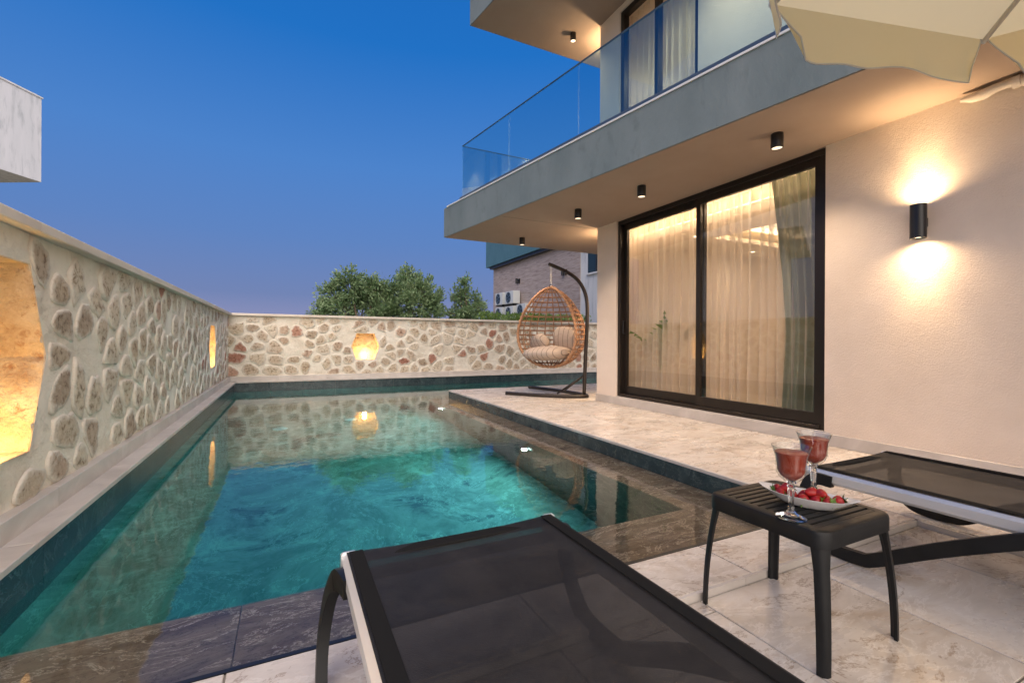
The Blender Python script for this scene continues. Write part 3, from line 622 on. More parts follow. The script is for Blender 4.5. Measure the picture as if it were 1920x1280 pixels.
for x, y, lab in ((5.25, 4.75, 'small lit recessed spotlight seen through the closed left door pane'), (7.0, 5.1, 'small lit recessed spotlight behind the lit ceiling tray'), (5.25, 3.0, 'small lit recessed spotlight close to the green curtain')):
    spot((x, y, CZ - .001), lab, 'recessed spotlights in the lit room', True, 9)
spot((5.6, 4.4, 5.729), 'lit recessed spotlight in the upstairs room', None, True, 190)
def sconce(c, nrm, lab, pw, grp):
    c = Vector(c); n = Vector(nrm); t = thing('wall_sconce', lab, 'wall lamp', c, grp); a = c + n * .085
    obj('body', MB().lathe([(.043, -.118), (.047, -.126), (.05, -.126), (.05, .126), (.047, .126), (.043, .118)], a, 32), 'blackmetal', t, smooth=True, auto=40)
    obj('bracket', MB().box(*(sorted((c.x, c.x + n.x * .04)) if n.x else (c.x - .025, c.x + .025)), *(sorted((c.y, c.y + n.y * .04)) if n.y else (c.y - .025, c.y + .025)), c.z - .035, c.z + .035, .004), 'blackmetal', t)
    for s in (-1, 1):
        obj('lens', MB().lathe([(.0001, s * .112), (.043, s * .112)], a, 24), 'lens', t)
        lamp('sconce_beam', 'SPOT', a + Vector((0, 0, s * .120)) , pw * .6, (1, .68, .36), t, .035, (n.x * .12, n.y * .12, s), 70, 1)
        lamp('sconce_spill', 'SPOT', a + Vector((0, 0, s * .128)), pw * .34, (1, .68, .38), t, .03, (0, 0, s), 165, 1)
sconce((XW, 1.72, 1.845), (-1, 0, 0), 'lit black up and down wall lamp beside the sliding door', 46, 'up and down wall lamps')
sconce((4.62, 5.767, 1.845), (0, 1, 0), 'lit up and down wall lamp on the end wall behind the hanging chair', 70, 'up and down wall lamps')
sconce((4.62, 5.72, 4.95), (0, 1, 0), 'lit up and down wall lamp on the upper end wall', 110, 'up and down wall lamps')
# pipe wrapped in tape where wall and soffit meet
t = thing('wrapped_pipe', 'tape wrapped pale pipe run where the wall meets the soffit', 'pipe', (XW - .06, 1.2, 2.6))
pts = [(XW - .045 + .008 * math.sin(i * 1.3), 1.50 - i * .06, ZSO - .055 + .006 * math.cos(i * 1.9)) for i in range(26)]
obj('pipe', MB().tube(pts, [.012] + [.030 + .006 * math.sin(i * 1.7) for i in range(24)] + [.03], 12), 'cable', t, smooth=True)
for y in (1.22, 1.16, .9): obj('tape_band', MB().tube([(XW - .045, y + .02, ZSO - .055), (XW - .045, y - .02, ZSO - .055)], .039, 14), 'cable', t, smooth=True, auto=40)

# ------------------------------------------------------------------ curtains and room furniture
def curtain(x, y0f, y1f, z0, z1, amp, per, seed, N, nz=14):
    mb = MB(); rr = random.Random(seed); ph = [rr.uniform(0, 6) for _ in range(3)]
    for j in range(nz + 1):
        v = j / nz; z = z0 + (z1 - z0) * v; a, b = y0f(v), y1f(v)
        for i in range(N + 1):
            u = i / N; q = u * N; w = 2 * PI * u * per
            o = amp * (math.sin(w + ph[0] + .5 * math.sin(w * .23 + ph[1])) + .45 * math.sin(w * 2.17 + ph[2] + v)) * (.75 + .4 * (1 - v))
            mb.v.append((x + o, a + (b - a) * (u + .012 * math.sin(w * .31 + ph[1]) * u * (1 - u) * 4), z))
    for j in range(nz):
        for i in range(N): mb.f.append((j * (N + 1) + i, j * (N + 1) + i + 1, (j + 1) * (N + 1) + i + 1, (j + 1) * (N + 1) + i))
    return mb
c_ = lambda k: (lambda v: k)
obj('sheer_curtain', curtain(4.66, c_(3.92), c_(5.48), .16, 2.64, .062, 13, 1, 480), 'sheer', label='sheer cream curtain behind the door pane beside the house corner', cat='curtain', group='sheer curtains in the lit room', smooth=True)
obj('sheer_curtain', curtain(4.66, lambda v: 2.55, c_(3.90), .16, 2.64, .062, 11, 2, 440), 'sheer', label='sheer cream curtain behind the door pane next to the green drape', cat='curtain', group='sheer curtains in the lit room', smooth=True)
obj('green_drape', curtain(4.60, c_(2.42), lambda v: 2.97 + .18 * max(0, (v - .35) / .65) ** 1.3 + .12 * max(0, .35 - v), .16, 2.64, .035, 6, 3, 200), 'drape', label='sage green drape gathered at the edge of the sliding door', cat='curtain', smooth=True)
obj('upstairs_curtain', curtain(4.56, c_(3.75), c_(5.4), 3.2, 5.72, .04, 12, 5, 380), 'sheer', label='sheer cream curtain in the upstairs window', cat='curtain', smooth=True)
sf = thing('sofa', 'dark grey sofa seen through the sheer curtain', 'sofa', (6.6, 3.0, .14))
obj('seat', MB().box(6.1, 7.0, 2.0, 4.0, .26, .56, .05), 'sofa', sf, smooth=True, auto=50); obj('backrest', MB().box(6.86, 7.10, 1.9, 4.1, .40, 1.0, .06), 'sofa', sf, smooth=True, auto=50)
for y in (1.8, 4.0): obj('armrest', MB().box(6.1, 7.08, y, y + .2, .2, .76, .05), 'sofa', sf, smooth=True, auto=50)
for x in (6.2, 6.95):
    for y in (1.95, 4.05): obj('foot', MB().box(x - .03, x + .03, y - .03, y + .03, .14, .27), 'blackmetal', sf)
pt = thing('potted_palm', 'small green palm in a pot behind the sheer curtain', 'plant', (4.98, 5.05, .14))
obj('pot', MB().lathe([(.0001, .0), (.12, .0), (.16, .30), (.17, .34), (.15, .34), (.14, .30)], (4.98, 5.05, .14), 24), 'white', pt, smooth=True)
mb = MB(); rr = random.Random(4)
for k in range(13):
    a = rr.uniform(0, 2 * PI); ln = rr.uniform(.75, 1.2); lean = rr.uniform(.2, .75); prev = None
    for i in range(11):
        u = i / 10; p = Vector((4.98, 5.05, .46)) + Vector((math.cos(a), math.sin(a), 0)) * ln * lean * u ** 1.4 + Vector((0, 0, ln * (u * 1.2 - .55 * lean * u * u)))
        if prev is not None:
            d = (p - prev).normalized(); sd = d.cross(Vector((0, 0, 1))).normalized()
            for s in (-1, 1):
                L = .20 * math.sin(PI * min(1, u + .12)) + .02; tip = p + sd * s * L + d * L * .6 - Vector((0, 0, .05 * u)); mb.add([prev, p, tip], [(0, 1, 2)])
        prev = p
obj('fronds', mb, 'palm', pt)

# ------------------------------------------------------------------ sun loungers
def lounger(label, XA, XB, YE, zl, zr):
    t = thing('sun_lounger', label, 'sun lounger', ((XA + XB) / 2, YE - .9, 0), 'black mesh sun loungers'); ZL = .335; YN = YE - 1.92
    for s, x, zf in ((-1, XA, zl), (1, XB, zr)):
        prof = [(-.020, -.026), (.006, -.029), (.020, -.016), (.020, .016), (.006, .029), (-.020, .026)] if s > 0 else [(.020, .026), (-.006, .029), (-.020, .016), (-.020, -.016), (-.006, -.029), (.020, -.026)]
        obj('side_rail', MB().sweep([(x, YE + .01, ZL - .016), (x, YE - .4, ZL - .016), (x, YN, ZL - .016)], prof), 'alu', t, smooth=True, auto=30)
        obj('rail_cap', MB().box(x - .021, x + .021, YE + .008, YE + .026, ZL - .04, ZL + .016, .006), 'alu', t)
        path = [Vector((x + s * .012, YE - .10, ZL - .03)), Vector((x + s * .028, YE - .035, ZL - .028)), Vector((x + s * .046, YE - .008, ZL - .07)), Vector((x + s * .060, YE - .004, ZL - .14)), Vector((x + s * .07, YE - .02, zf + .12)), Vector((x + s * .075, YE - .065, zf + .055)),
                Vector((x + s * .075, YE - .13, zf + .032)), Vector((x + s * .075, YE - .24, zf + .032)), Vector((x + s * .073, YE - .30, zf + .05)), Vector((x + s * .06, YE - .50, zf + .17)), Vector((x + s * .03, YE - .72, ZL - .05)), Vector((x + s * .012, YE - .80, ZL - .03))]
        sm = []
        for i in range(len(path) - 1):
            p0, p1, p2, p3 = path[max(i - 1, 0)], path[i], path[i + 1], path[min(i + 2, len(path) - 1)]
            for u in range(4):
                q = u / 4; sm.append(.5 * ((2 * p1) + (p2 - p0) * q + (2 * p0 - 5 * p1 + 4 * p2 - p3) * q * q + (3 * p1 - p0 - 3 * p2 + p3) * q ** 3))
        sm.append(path[-1])
        obj('leg', MB().sweep(sm, [(-.014, -.026), (.014, -.026), (.014, .026), (-.014, .026)]), 'black', t, smooth=True, auto=40)
        obj('leg', MB().sweep([p + Vector((0, -1.02, (0 if True else 0))) for p in sm], [(-.014, -.026), (.014, -.026), (.014, .026), (-.014, .026)]), 'black', t, smooth=True, auto=40)
    obj('cross_bar', MB().box(XA + .018, XB - .018, YE - .045, YE - .005, ZL - .05, ZL - .028, .004), 'black', t)
    obj('cross_bar', MB().box(XA + .018, XB - .018, YE - 1.25, YE - 1.21, ZL - .05, ZL - .028, .004), 'black', t)
    n = 12; mb = MB(); m = 30
    for j in range(m + 1):
        y = YE + .012 - (YE + .012 - YN) * j / m
        for i in range(n + 1):
            u = i / n; mb.v.append((XA - .007 + (XB - XA + .014) * u, y, ZL + .0165 - .026 * math.sin(PI * u) * (1 if j > 1 else .4 + .3 * j)))
    for j in range(m):
        for i in range(n): mb.f.append((j * (n + 1) + i, j * (n + 1) + i + 1, (j + 1) * (n + 1) + i + 1, (j + 1) * (n + 1) + i))
    obj('sling', mb, 'sling', t, smooth=True)
    obj('sling_hem', MB().box(XA + .02, XB - .02, YE - .03, YE + .016, ZL - .002, ZL + .008, .002), 'slinghem', t)
    for x in (XA + .018, XB - .018): obj('sling_hem', MB().box(x - .018, x + .018, YN, YE + .008, ZL + .0172, ZL + .0192, .0008), 'slinghem', t)
lounger('black mesh sun lounger with silver rails reaching over the pool edge', .155, .800, 1.325, 0, 0)
lounger('black mesh sun lounger with silver rails against the house wall', 2.245, 2.93, 1.32, 0, .03)

# ------------------------------------------------------------------ side table with drinks
TX0, TX1, TY0, TY1, TH = 1.338, 1.762, .742, 1.192, .40
tb = thing('side_table', 'small black slatted plastic table between the loungers', 'table', ((TX0 + TX1) / 2, (TY0 + TY1) / 2, 0))
def rrect(x0, x1, y0, y1, r, n=5):
    P = []
    for cx, cy, a0 in ((x1 - r, y1 - r, 0), (x0 + r, y1 - r, 90), (x0 + r, y0 + r, 180), (x1 - r, y0 + r, 270)):
        for i in range(n + 1): a = R(a0 + 90 * i / n); P.append((cx + r * math.cos(a), cy + r * math.sin(a)))
    return P
ins = .022; o_ = rrect(TX0 + ins, TX1 - ins, TY0 + ins, TY1 - ins, .045); mb = MB(); rings = []
for off, z in ((0, TH - .052), (0, TH - .012), (.004, TH - .004), (.012, TH), (.036, TH), (.036, TH - .052)):
    rg = rrect(TX0 + ins + off, TX1 - ins - off, TY0 + ins + off, TY1 - ins - off, max(.045 - off, .012)); rings.append(len(mb.v)); mb.v += [(x, y, z) for x, y in rg]
n = len(o_)
for k in range(len(rings)):
    a, b = rings[k], rings[(k + 1) % len(rings)]
    for i in range(n): mb.f.append((a + i, a + (i + 1) % n, b + (i + 1) % n, b + i))
obj('top_frame', mb, 'black', tb, smooth=True, auto=28)
ya, yb_ = TY0 + ins + .034, TY1 - ins - .034; ns = 12; w = (yb_ - ya) / ns
for i in range(ns):
    obj('slat', MB().box(TX0 + ins + .034, TX1 - ins - .034, ya + i * w + .0032, ya + (i + 1) * w - .0032, TH - .016, TH - .0008, .002), 'black', tb)
for sx_, sy_ in ((-1, -1), (1, -1), (1, 1), (-1, 1)):
    cx, cy = (TX0 if sx_ < 0 else TX1), (TY0 if sy_ < 0 else TY1); pts = []
    for i in range(9):
        u = i / 8; z = TH - .02 - (TH - .02) * u; off = ins + .030 - .030 * (1 - (1 - u) ** 2.0); pts.append((cx - sx_ * (off + .0), cy - sy_ * (off + .0), z))
    mb = MB(); n = 10
    for i, p in enumerate(pts):
        u = i / 8; sz = .031 - .005 * u + (.012 * max(0, 1 - u * 5))
        prof = [(-sz, -.010), (-sz, sz * .2), (-sz * .55, sz * .85), (0, sz), (0, sz)]
        ring = [(-sz, 0), (-sz * .92, sz * .55), (-sz * .55, sz * .92), (0, sz), (0, sz * .62), (-sz * .42, sz * .46), (-sz * .46, sz * .42), (-sz * .62, 0)]
        for a_, b_ in ring: mb.v.append((p[0] - sx_ * (a_ + sz * .5) , p[1] + sy_ * (b_ - sz * .5), p[2]))
    m = 8
    for i in range(8):
        for k in range(m): mb.f.append((i * m + k, i * m + (k + 1) % m, (i + 1) * m + (k + 1) % m, (i + 1) * m + k))
    mb.f.append(tuple(range(m))); mb.f.append(tuple(8 * m + k for k in range(m)))
    obj('leg', mb, 'black', tb, smooth=True, auto=40)
def goblet(x, y, lab):
    z = TH; t = thing('goblet', lab, 'glass', (x, y, z), 'goblets of red juice'); N = 24
    def turned(nm, prof, fl, m):
        mb = MB().lathe(prof, (x, y, z + .0005), N * 2)
        for i, (r_, zz) in enumerate(prof):
            for k in range(N * 2):
                a = 2 * PI * k / (N * 2); q = 1 + fl[i] * math.cos(a * 8); mb.v[i * N * 2 + k] = (x + r_ * q * math.cos(a), y + r_ * q * math.sin(a), z + .0005 + zz)
        obj(nm, mb, m, t, smooth=True, auto=60)
    turned('stem', [(.0001, .001), (.040, .001), (.042, .003), (.036, .006), (.016, .014), (.009, .024), (.0075, .05), (.0095, .082), (.0085, .092), (.012, .097), (.0085, .102), (.0145, .1085), (.012, .1125), (.0001, .1125)], [0] * 5 + [.06, .09, .09, .06, 0, 0, .03, 0, 0], 'solidglass')
    turned('bowl', [(.0148, .1088), (.032, .126), (.040, .143), (.041, .16), (.044, .19), (.055, .222), (.0535, .2215), (.042, .19), (.0387, .16), (.0377, .145), (.0292, .130), (.0135, .1165), (.0001, .1132)], [.03, .07, .05, .025, .015, .012] + [0.0] * 7, 'crystal')
    obj('juice', MB().lathe([(.0001, .1135), (.0128, .1175), (.0287, .1305), (.0372, .1452), (.0382, .16), (.0417, .19), (.0455, .2015), (.0440, .2025), (.0001, .2025)], (x, y, z + .0005), 32), 'juice', t, smooth=True, auto=50)
goblet(1.395, .882, 'crystal goblet of red juice in front of the strawberry dish'); goblet(1.668, .975, 'crystal goblet of red juice behind the strawberry dish')
ax = Vector((.36, -.93, 0)).normalized(); ay = Vector((.93, .36, 0)).normalized(); pc = Vector((1.545, .925, TH))
dish = thing('strawberry_dish', 'white boat shaped porcelain dish on the side table', 'dish', pc); mb = MB(); nu = 24; secs = [(.45, .001), (.52, .004), (.80, .020), (1.0, .038), (.97, .0385), (.78, .024), (.5, .009), (0, .007)]
for j, (sc_, z) in enumerate(secs):
    for i in range(nu):
        a = 2 * PI * i / nu; u = math.cos(a); v = math.sin(a); wv = .064 * (abs(v) ** 1.25) * (1 if v > 0 else -1); L = .145
        lift = .012 * abs(u) ** 4 * (sc_ > .75)
        mb.v.append(tuple(pc + ax * (u * L * sc_) + ay * (wv * sc_) + Vector((0, 0, z + lift))))
for j in range(len(secs) - 1):
    for i in range(nu): mb.f.append((j * nu + i, j * nu + (i + 1) % nu, (j + 1) * nu + (i + 1) % nu, (j + 1) * nu + i))
mb.f.append(tuple(range(nu)))
obj('bowl', mb, 'porcelain', dish, smooth=True, auto=60)
berry = MB().lathe([(.0001, -.019), (.005, -.0175), (.010, -.011), (.0145, -.002), (.0165, .006), (.0150, .012), (.009, .0155), (.0001, .0165)], (0, 0, 0), 18).mesh('strawberry', True); berry.materials.append(MT['berry'])
cb = MB()
for k in range(8):
    a = 2 * PI * k / 8; d = Vector((math.cos(a), math.sin(a), 0)); s = Vector((-d.y, d.x, 0))
    cb.add([Vector((0, 0, .0175)), d * .008 + s * .0045 + Vector((0, 0, .0195)), d * .0185 + Vector((0, 0, .0165 + .005 * (k % 3))), d * .008 - s * .0045 + Vector((0, 0, .0195))], [(0, 1, 2, 3)])
cb.tube([(0, 0, .016), (.001, 0, .024), (.003, 0, .030)], .0012, 5); cal = cb.mesh('calyx'); cal.materials.append(MT['calyx'])
rr = random.Random(12)
spots = [(-.082, .010, 0), (-.070, -.014, 0), (-.048, .016, 0), (-.038, -.016, 0), (-.012, .019, 0), (-.006, -.019, 0), (.022, .018, 0), (.028, -.016, 0), (.055, .010, 0), (.060, -.013, 0), (.083, .002, 0), (-.060, .001, 1), (.012, .0, 1), (.042, .001, 1)]
for u, v, lv in spots:
    c = pc + ax * u + ay * v + Vector((0, 0, .0265 + lv * .020 + .007 * (abs(u) > .075)))
    t = thing('strawberry', 'ripe red strawberry heaped in the white boat shaped dish', 'strawberry', c, 'strawberries in the dish')
    q = Euler((rr.uniform(1.1, 1.9), rr.uniform(-.5, .5), rr.uniform(0, 6.28)))
    for nm, me in (('fruit', berry), ('calyx', cal)): o = obj(nm, me, None, t, local=True); o.rotation_euler = q; o.scale = (1.08,) * 3

# ------------------------------------------------------------------ parasol overhead
A_ = Vector((1.568, 1.08)); B_ = Vector((2.524, .822)); ABv = B_ - A_; sd = ABv.length; nm_ = Vector((ABv.y, -ABv.x)).normalized()
cc = (A_ + B_) / 2 + nm_ * sd * 1.2071; rad = (A_ - cc).length; a0 = math.atan2(A_.y - cc.y, A_.x - cc.x); ZE, ZC = 2.17, 2.66
if (math.atan2(B_.y - cc.y, B_.x - cc.x) - a0 + PI) % (2 * PI) - PI > 0: sgn = 1
else: sgn = -1
um = thing('parasol', 'cream octagonal parasol with a hanging valance and grey binding', 'parasol', (cc.x, cc.y, 0))
vx = [Vector((cc.x + rad * math.cos(a0 + sgn * k * PI / 4), cc.y + rad * math.sin(a0 + sgn * k * PI / 4), ZE)) for k in range(8)]; apex = Vector((cc.x, cc.y, ZC))
for k in range(8):
    a, b = vx[k], vx[(k + 1) % 8]; mb = MB(); n = 8
    for i in range(n + 1):
        u = i / n
        for j in range(n + 1):
            v = j / n; p = apex.lerp(a.lerp(b, v), u); p.z -= .05 * math.sin(PI * u) * math.sin(PI * v) * .6 - .0; mb.v.append(tuple(p))
    for i in range(n):
        for j in range(n): mb.f.append((i * (n + 1) + j, i * (n + 1) + j + 1, (i + 1) * (n + 1) + j + 1, (i + 1) * (n + 1) + j))
    obj('canopy_panel', mb, 'canopy', um, smooth=True)
    mb = MB(); out = ((a + b) / 2 - Vector((cc.x, cc.y, ZE))).normalized(); rr = random.Random(k + 40); edge = []; nv = 30; nh = 7
    for j in range(nv + 1):
        v = j / nv; H_ = .205 * (1 - .35 * max(0, 1 - min(v, 1 - v) / .035) ** 2) + .005 * math.sin(v * 9 + k) + .003 * math.sin(v * 23 + k * 2)
        for i in range(nh + 1):
            u = i / nh; ins_ = .012 + .085 * u ** 1.15; p = a.lerp(b, ins_ + (1 - 2 * ins_) * v) + Vector((0, 0, -H_ * u)); p += out * (.010 * math.sin(v * 8 + k * 1.7) * u + .008 * math.sin(v * 19 + k) * u - .04 * u); mb.v.append(tuple(p))
        edge.append(mb.v[-1])
    edge = mb.v[:nh + 1] + edge[1:-1] + mb.v[-nh - 1:][::-1]
    for j in range(nv):
        for i in range(nh): mb.f.append((j * (nh + 1) + i, j * (nh + 1) + i + 1, (j + 1) * (nh + 1) + i + 1, (j + 1) * (nh + 1) + i))
    val = obj('valance', mb, 'canopy', um, smooth=True)
    obj('binding', MB().tube(edge, .003, 6), 'canopytrim', val, smooth=True)
    rb = apex.lerp(a, .03) - Vector((0, 0, .03)); re = a - Vector((0, 0, .012)); obj('rib', MB().tube([rb, rb.lerp(re, .5), re], .009, 8), 'canopytrim', um, smooth=True)
obj('pole', MB().tube([(cc.x, cc.y, .12), (cc.x, cc.y, 1.4), (cc.x, cc.y, ZC + .05)], .022, 16), 'alu', um, smooth=True)
obj('hub', MB().lathe([(.024, -.10), (.05, -.09), (.05, -.02), (.024, 0)], (cc.x, cc.y, ZC - .02), 16), 'black', um)
obj('base', MB().lathe([(.0001, .002), (.24, .002), (.25, .03), (.20, .07), (.05, .10), (.035, .16), (.024, .16)], (cc.x, cc.y, 0), 32), 'black', um, smooth=True, auto=50)

# ------------------------------------------------------------------ hanging egg chair
PB = Vector((4.32, 6.13, ZT)); tips = [Vector((3.33, 6.97, ZT)), Vector((4.17, 7.70, ZT))]; ud = Vector((-.42, .907, 0)); HK = PB + ud * .66
HK.z = 2.235; ch = thing('hanging_egg_chair', 'woven rattan egg chair hanging from a curved brown stand', 'chair', (PB.x, PB.y, ZT))
MT['brownmetal'] = pbr('dark_brown_steel', [(.030, .022, .017)], rough=.4, metal=.2)
def cr(P, k=6):
    o = []
    for i in range(len(P) - 1):
        p0, p1, p2, p3 = P[max(i - 1, 0)], P[i], P[i + 1], P[min(i + 2, len(P) - 1)]
        for u in range(k): q = u / k; o.append(.5 * ((2 * p1) + (p2 - p0) * q + (2 * p0 - 5 * p1 + 4 * p2 - p3) * q * q + (3 * p1 - p0 - 3 * p2 + p3) * q ** 3))
    return o + [P[-1]]
up = Vector((0, 0, 1))
obj('pole', MB().tube(cr([PB + up * .05, PB + up * .6 - ud * .02, PB + up * 1.25 - ud * .05, PB + up * 1.62 - ud * .03, PB + up * 1.88 + ud * .10, PB + up * 2.06 + ud * .33, HK + ud * .04 + up * .03]), .030, 12), 'brownmetal', ch, smooth=True)
mid = PB - ud * .10
obj('base_frame', MB().tube(cr([tips[0] + up * .03, tips[0].lerp(PB, .55) + up * .03 - Vector((.12, .10, 0)), PB + up * .03 - ud * .06, tips[1].lerp(PB, .55) + up * .03 + Vector((.12, .06, 0)), tips[1] + up * .03]), .028, 12), 'brownmetal', ch, smooth=True)
for tp in tips:
    q = tp.lerp(PB, .66) + up * .05; obj('brace', MB().tube([q, PB + up * .36], .013, 8), 'brownmetal', ch, smooth=True)
    obj('end_cap', MB().tube([tp + up * .03, tp + up * .03 + (tp - PB).normalized() * .02], .030, 12), 'black', ch)
mb = MB()
for i in range(7):
    z = HK.z - .02 - i * .052; q = []
    for k in range(10):
        a = 2 * PI * k / 10; v = Vector((math.cos(a) * .013, 0, math.sin(a) * .032)) if i % 2 else Vector((0, math.cos(a) * .013, math.sin(a) * .032)); q.append(Vector((HK.x, HK.y, z)) + v)
    mb.tube(q, .0045, 5, closed=True)
obj('chain', mb, 'alu', ch)
EN = Vector((-.88, -.475, 0)).normalized(); ES = Vector((-EN.y, EN.x, 0)); EZ0, EZ1 = .50, 1.86
def ew(z):
    t = (z - EZ0) / (EZ1 - EZ0); return .60 * (math.sin(PI * t ** .76) ** .58 if 0 < t < 1 else 0)
def ep(z, ang, k=1): w_ = ew(z) * k; return Vector((HK.x, HK.y, z)) + EN * (w_ * math.cos(ang) * .92) + ES * (w_ * math.sin(ang))
OA = R(72)
zz = [EZ0 + (EZ1 - EZ0) * (.5 - .5 * math.cos(PI * i / 36)) for i in range(37)]
rim = [ep(z, OA) for z in zz] + [ep(z, -OA) for z in zz[::-1][1:-1]]
mb = MB().tube(rim, .020, 8, closed=True)
for s in (0, PI):
    q = []
    for i in range(len(rim) * 3):
        u = i / 3; a, b = rim[int(u)], rim[(int(u) + 1) % len(rim)]; p = a.lerp(b, u % 1); t_ = (b - a).normalized(); n1 = t_.cross(EN).normalized(); q.append(p + (n1 * math.cos(u * 2.6 + s) + EN * math.sin(u * 2.6 + s)) * .017)
    mb.tube(q, .0105, 5, closed=True)
basket = obj('basket_rim', mb, 'rattan', ch, smooth=True)
mb = MB()
for k in range(14):
    a = OA + (2 * PI - 2 * OA) * (k + .5) / 14; mb.tube([ep(z, a) for z in zz[1:-1]], .0095, 6)
obj('upright_strands', mb, 'rattan', ch, smooth=True)
mb = MB()
for i in range(16):
    z = EZ0 + .05 + (EZ1 - EZ0 - .12) * i / 15
    for dz in (0, .012): mb.tube([ep(z + dz, OA + (2 * PI - 2 * OA) * j / 26, 1.012) for j in range(27)], .0078, 5)
for k in range(0, 16):                           # twists that bind the lower half
    a = OA + (2 * PI - 2 * OA) * k / 16
    mb.tube([ep(EZ0 + .02 + .62 * i / 12, a + (2 * PI - 2 * OA) / 16 * i / 12, 1.01) for i in range(13)], .007, 5)
obj('cross_strands', mb, 'rattan', ch, smooth=True)
obj('hook', MB().tube([Vector((HK.x + .03 * math.cos(a / 8 * 2 * PI), HK.y, EZ1 + .02 + .03 * math.sin(a / 8 * 2 * PI))) for a in range(8)], .006, 6, closed=True), 'blackmetal', ch)
def pillow(name, lab, c, r, rot, grp=None):
    mb = MB(); n = 24; m = 12; rr = random.Random(len(lab))
    for j in range(m + 1):
        ph = -PI / 2 + PI * j / m
        for i in range(n):
            th = 2 * PI * i / n; cx, sx2 = math.cos(th), math.sin(th); e = .62
            X = math.copysign(abs(cx) ** e, cx) * math.cos(ph) ** .8 if j not in (0, m) else 0; Y = math.copysign(abs(sx2) ** e, sx2) * math.cos(ph) ** .8 if j not in (0, m) else 0; Z = math.copysign(abs(math.sin(ph)) ** 1.0, ph)
            w_ = 1 + .05 * noise.noise((X * 2.5, Y * 2.5, Z + len(lab))); mb.v.append((X * r[0] * w_, Y * r[1] * w_, Z * r[2] * w_))
    for j in range(m):
        for i in range(n): mb.f.append((j * n + i, j * n + (i + 1) % n, (j + 1) * n + (i + 1) % n, (j + 1) * n + i))
    o = obj(name, mb, 'cushion', None, loc=c, smooth=True, label=lab, cat='cushion', group=grp); o.rotation_euler = rot; return o
yaw = math.atan2(ES.y, ES.x); C0 = Vector((HK.x, HK.y, 0))
pillow('seat_cushion', 'thick beige striped seat cushion lying in the egg chair', C0 + EN * .10 + up * .735, (.385, .35, .125), (0, R(-3), yaw))
pillow('back_cushion', 'beige striped cushion standing upright against the back of the egg chair', C0 - EN * .22 + ES * .17 + up * .99, (.24, .10, .21), (R(14), R(8), yaw), 'cushions leaning in the egg chair')
pillow('back_cushion', 'beige striped cushion slumped low at the side of the egg chair', C0 - EN * .10 - ES * .28 + up * .90, (.22, .10, .17), (R(30), R(-18), yaw - .5), 'cushions leaning in the egg chair')

# ------------------------------------------------------------------ trees behind the wall
def tree(lab, base, blobs, nleaf, seed):
    rr = random.Random(seed); b = Vector(base); t = thing('olive_tree', lab, 'tree', b); tr = MB(); lf = MB()
    tr.tube([b, b + Vector((.04, .02, .5)), b + Vector((-.02, 0, .95))], [.10, .08, .065], 8)
    for (c, r) in blobs:
        c = Vector(c); p0 = b + Vector((0, 0, .85)); mid = p0.lerp(c, .5) + Vector((rr.uniform(-.1, .1), rr.uniform(-.1, .1), -.05)); tr.tube([p0, mid, c], [.045, .03, .014], 6)
        tw = []
        for k in range(int(20 * r / .5)):
            d = Vector((rr.gauss(0, 1), rr.gauss(0, 1), rr.gauss(.25, 1))).normalized(); L = r * rr.uniform(.55, 1.18); s = c + d * L * .12; e_ = c + d * L; e_.z += rr.uniform(-.03, .12) * r
            tr.tube([s, s.lerp(e_, .5) + Vector((0, 0, .03)), e_], [.010, .006, .003], 4); tw.append((s, e_))
        for k in range(int(nleaf * r * r)):
            s, e_ = rr.choice(tw); u = rr.uniform(.18, 1.05); p = s.lerp(e_, u) + Vector((rr.gauss(0, .06), rr.gauss(0, .06), rr.gauss(0, .06)))
            d = ((e_ - s).normalized() + Vector((rr.gauss(0, .6), rr.gauss(0, .6), rr.gauss(.2, .6)))).normalized(); L = rr.uniform(.07, .14); w_ = L * .2; sd_ = d.cross(Vector((rr.gauss(0, 1), rr.gauss(0, 1), rr.gauss(0, 1)))).normalized()
            lf.add([p, p + d * L * .5 + sd_ * w_, p + d * L, p + d * L * .5 - sd_ * w_], [(0, 1, 2, 3)])
    obj('trunk', tr, 'bark', t, smooth=True); obj('crown', lf, 'olive', t)
tree('broad bushy olive tree leaning left behind the end wall', (1.7, 13.4, -.12), [((.75, 13.3, 1.72), .38), ((1.15, 13.5, 2.15), .48), ((1.55, 13.3, 2.45), .46), ((1.95, 13.6, 2.1), .55), ((1.4, 13.2, 1.7), .5), ((2.3, 13.4, 1.75), .5), ((2.25, 13.5, 2.4), .38)], 6800, 1)
tree('tallest bushy olive tree in the middle behind the end wall', (3.2, 13.7, -.12), [((2.75, 13.6, 2.35), .46), ((3.2, 13.8, 2.65), .45), ((3.65, 13.6, 2.45), .45), ((3.3, 13.4, 1.95), .6), ((4.05, 13.7, 2.05), .45), ((2.7, 13.5, 1.7), .5), ((3.9, 13.4, 1.6), .48)], 6800, 2)
tree('smaller thin topped olive tree in front of the neighbouring villa', (4.9, 13.3, -.12), [((4.65, 13.3, 1.75), .48), ((5.15, 13.3, 1.7), .45), ((4.75, 13.3, 2.3), .36), ((5.3, 13.4, 2.15), .33), ((4.85, 13.2, 2.65), .22)], 5600, 3)
mb = MB(); rr = random.Random(9)
for k in range(2600):
    p = Vector((rr.uniform(5.0, 8.6), 12.2 + rr.gauss(0, .18), 1.2 + .52 * rr.random() ** .7)); d = Vector((rr.gauss(0, .6), rr.gauss(0, .6), 1)).normalized(); L = rr.uniform(.07, .14); s = d.cross(Vector((rr.gauss(0, 1), 1, 0))).normalized() * L * .2
    mb.add([p - s * .4, p + d * L * .5 + s, p + d * L, p + d * L * .5 - s], [(0, 1, 2, 3)])
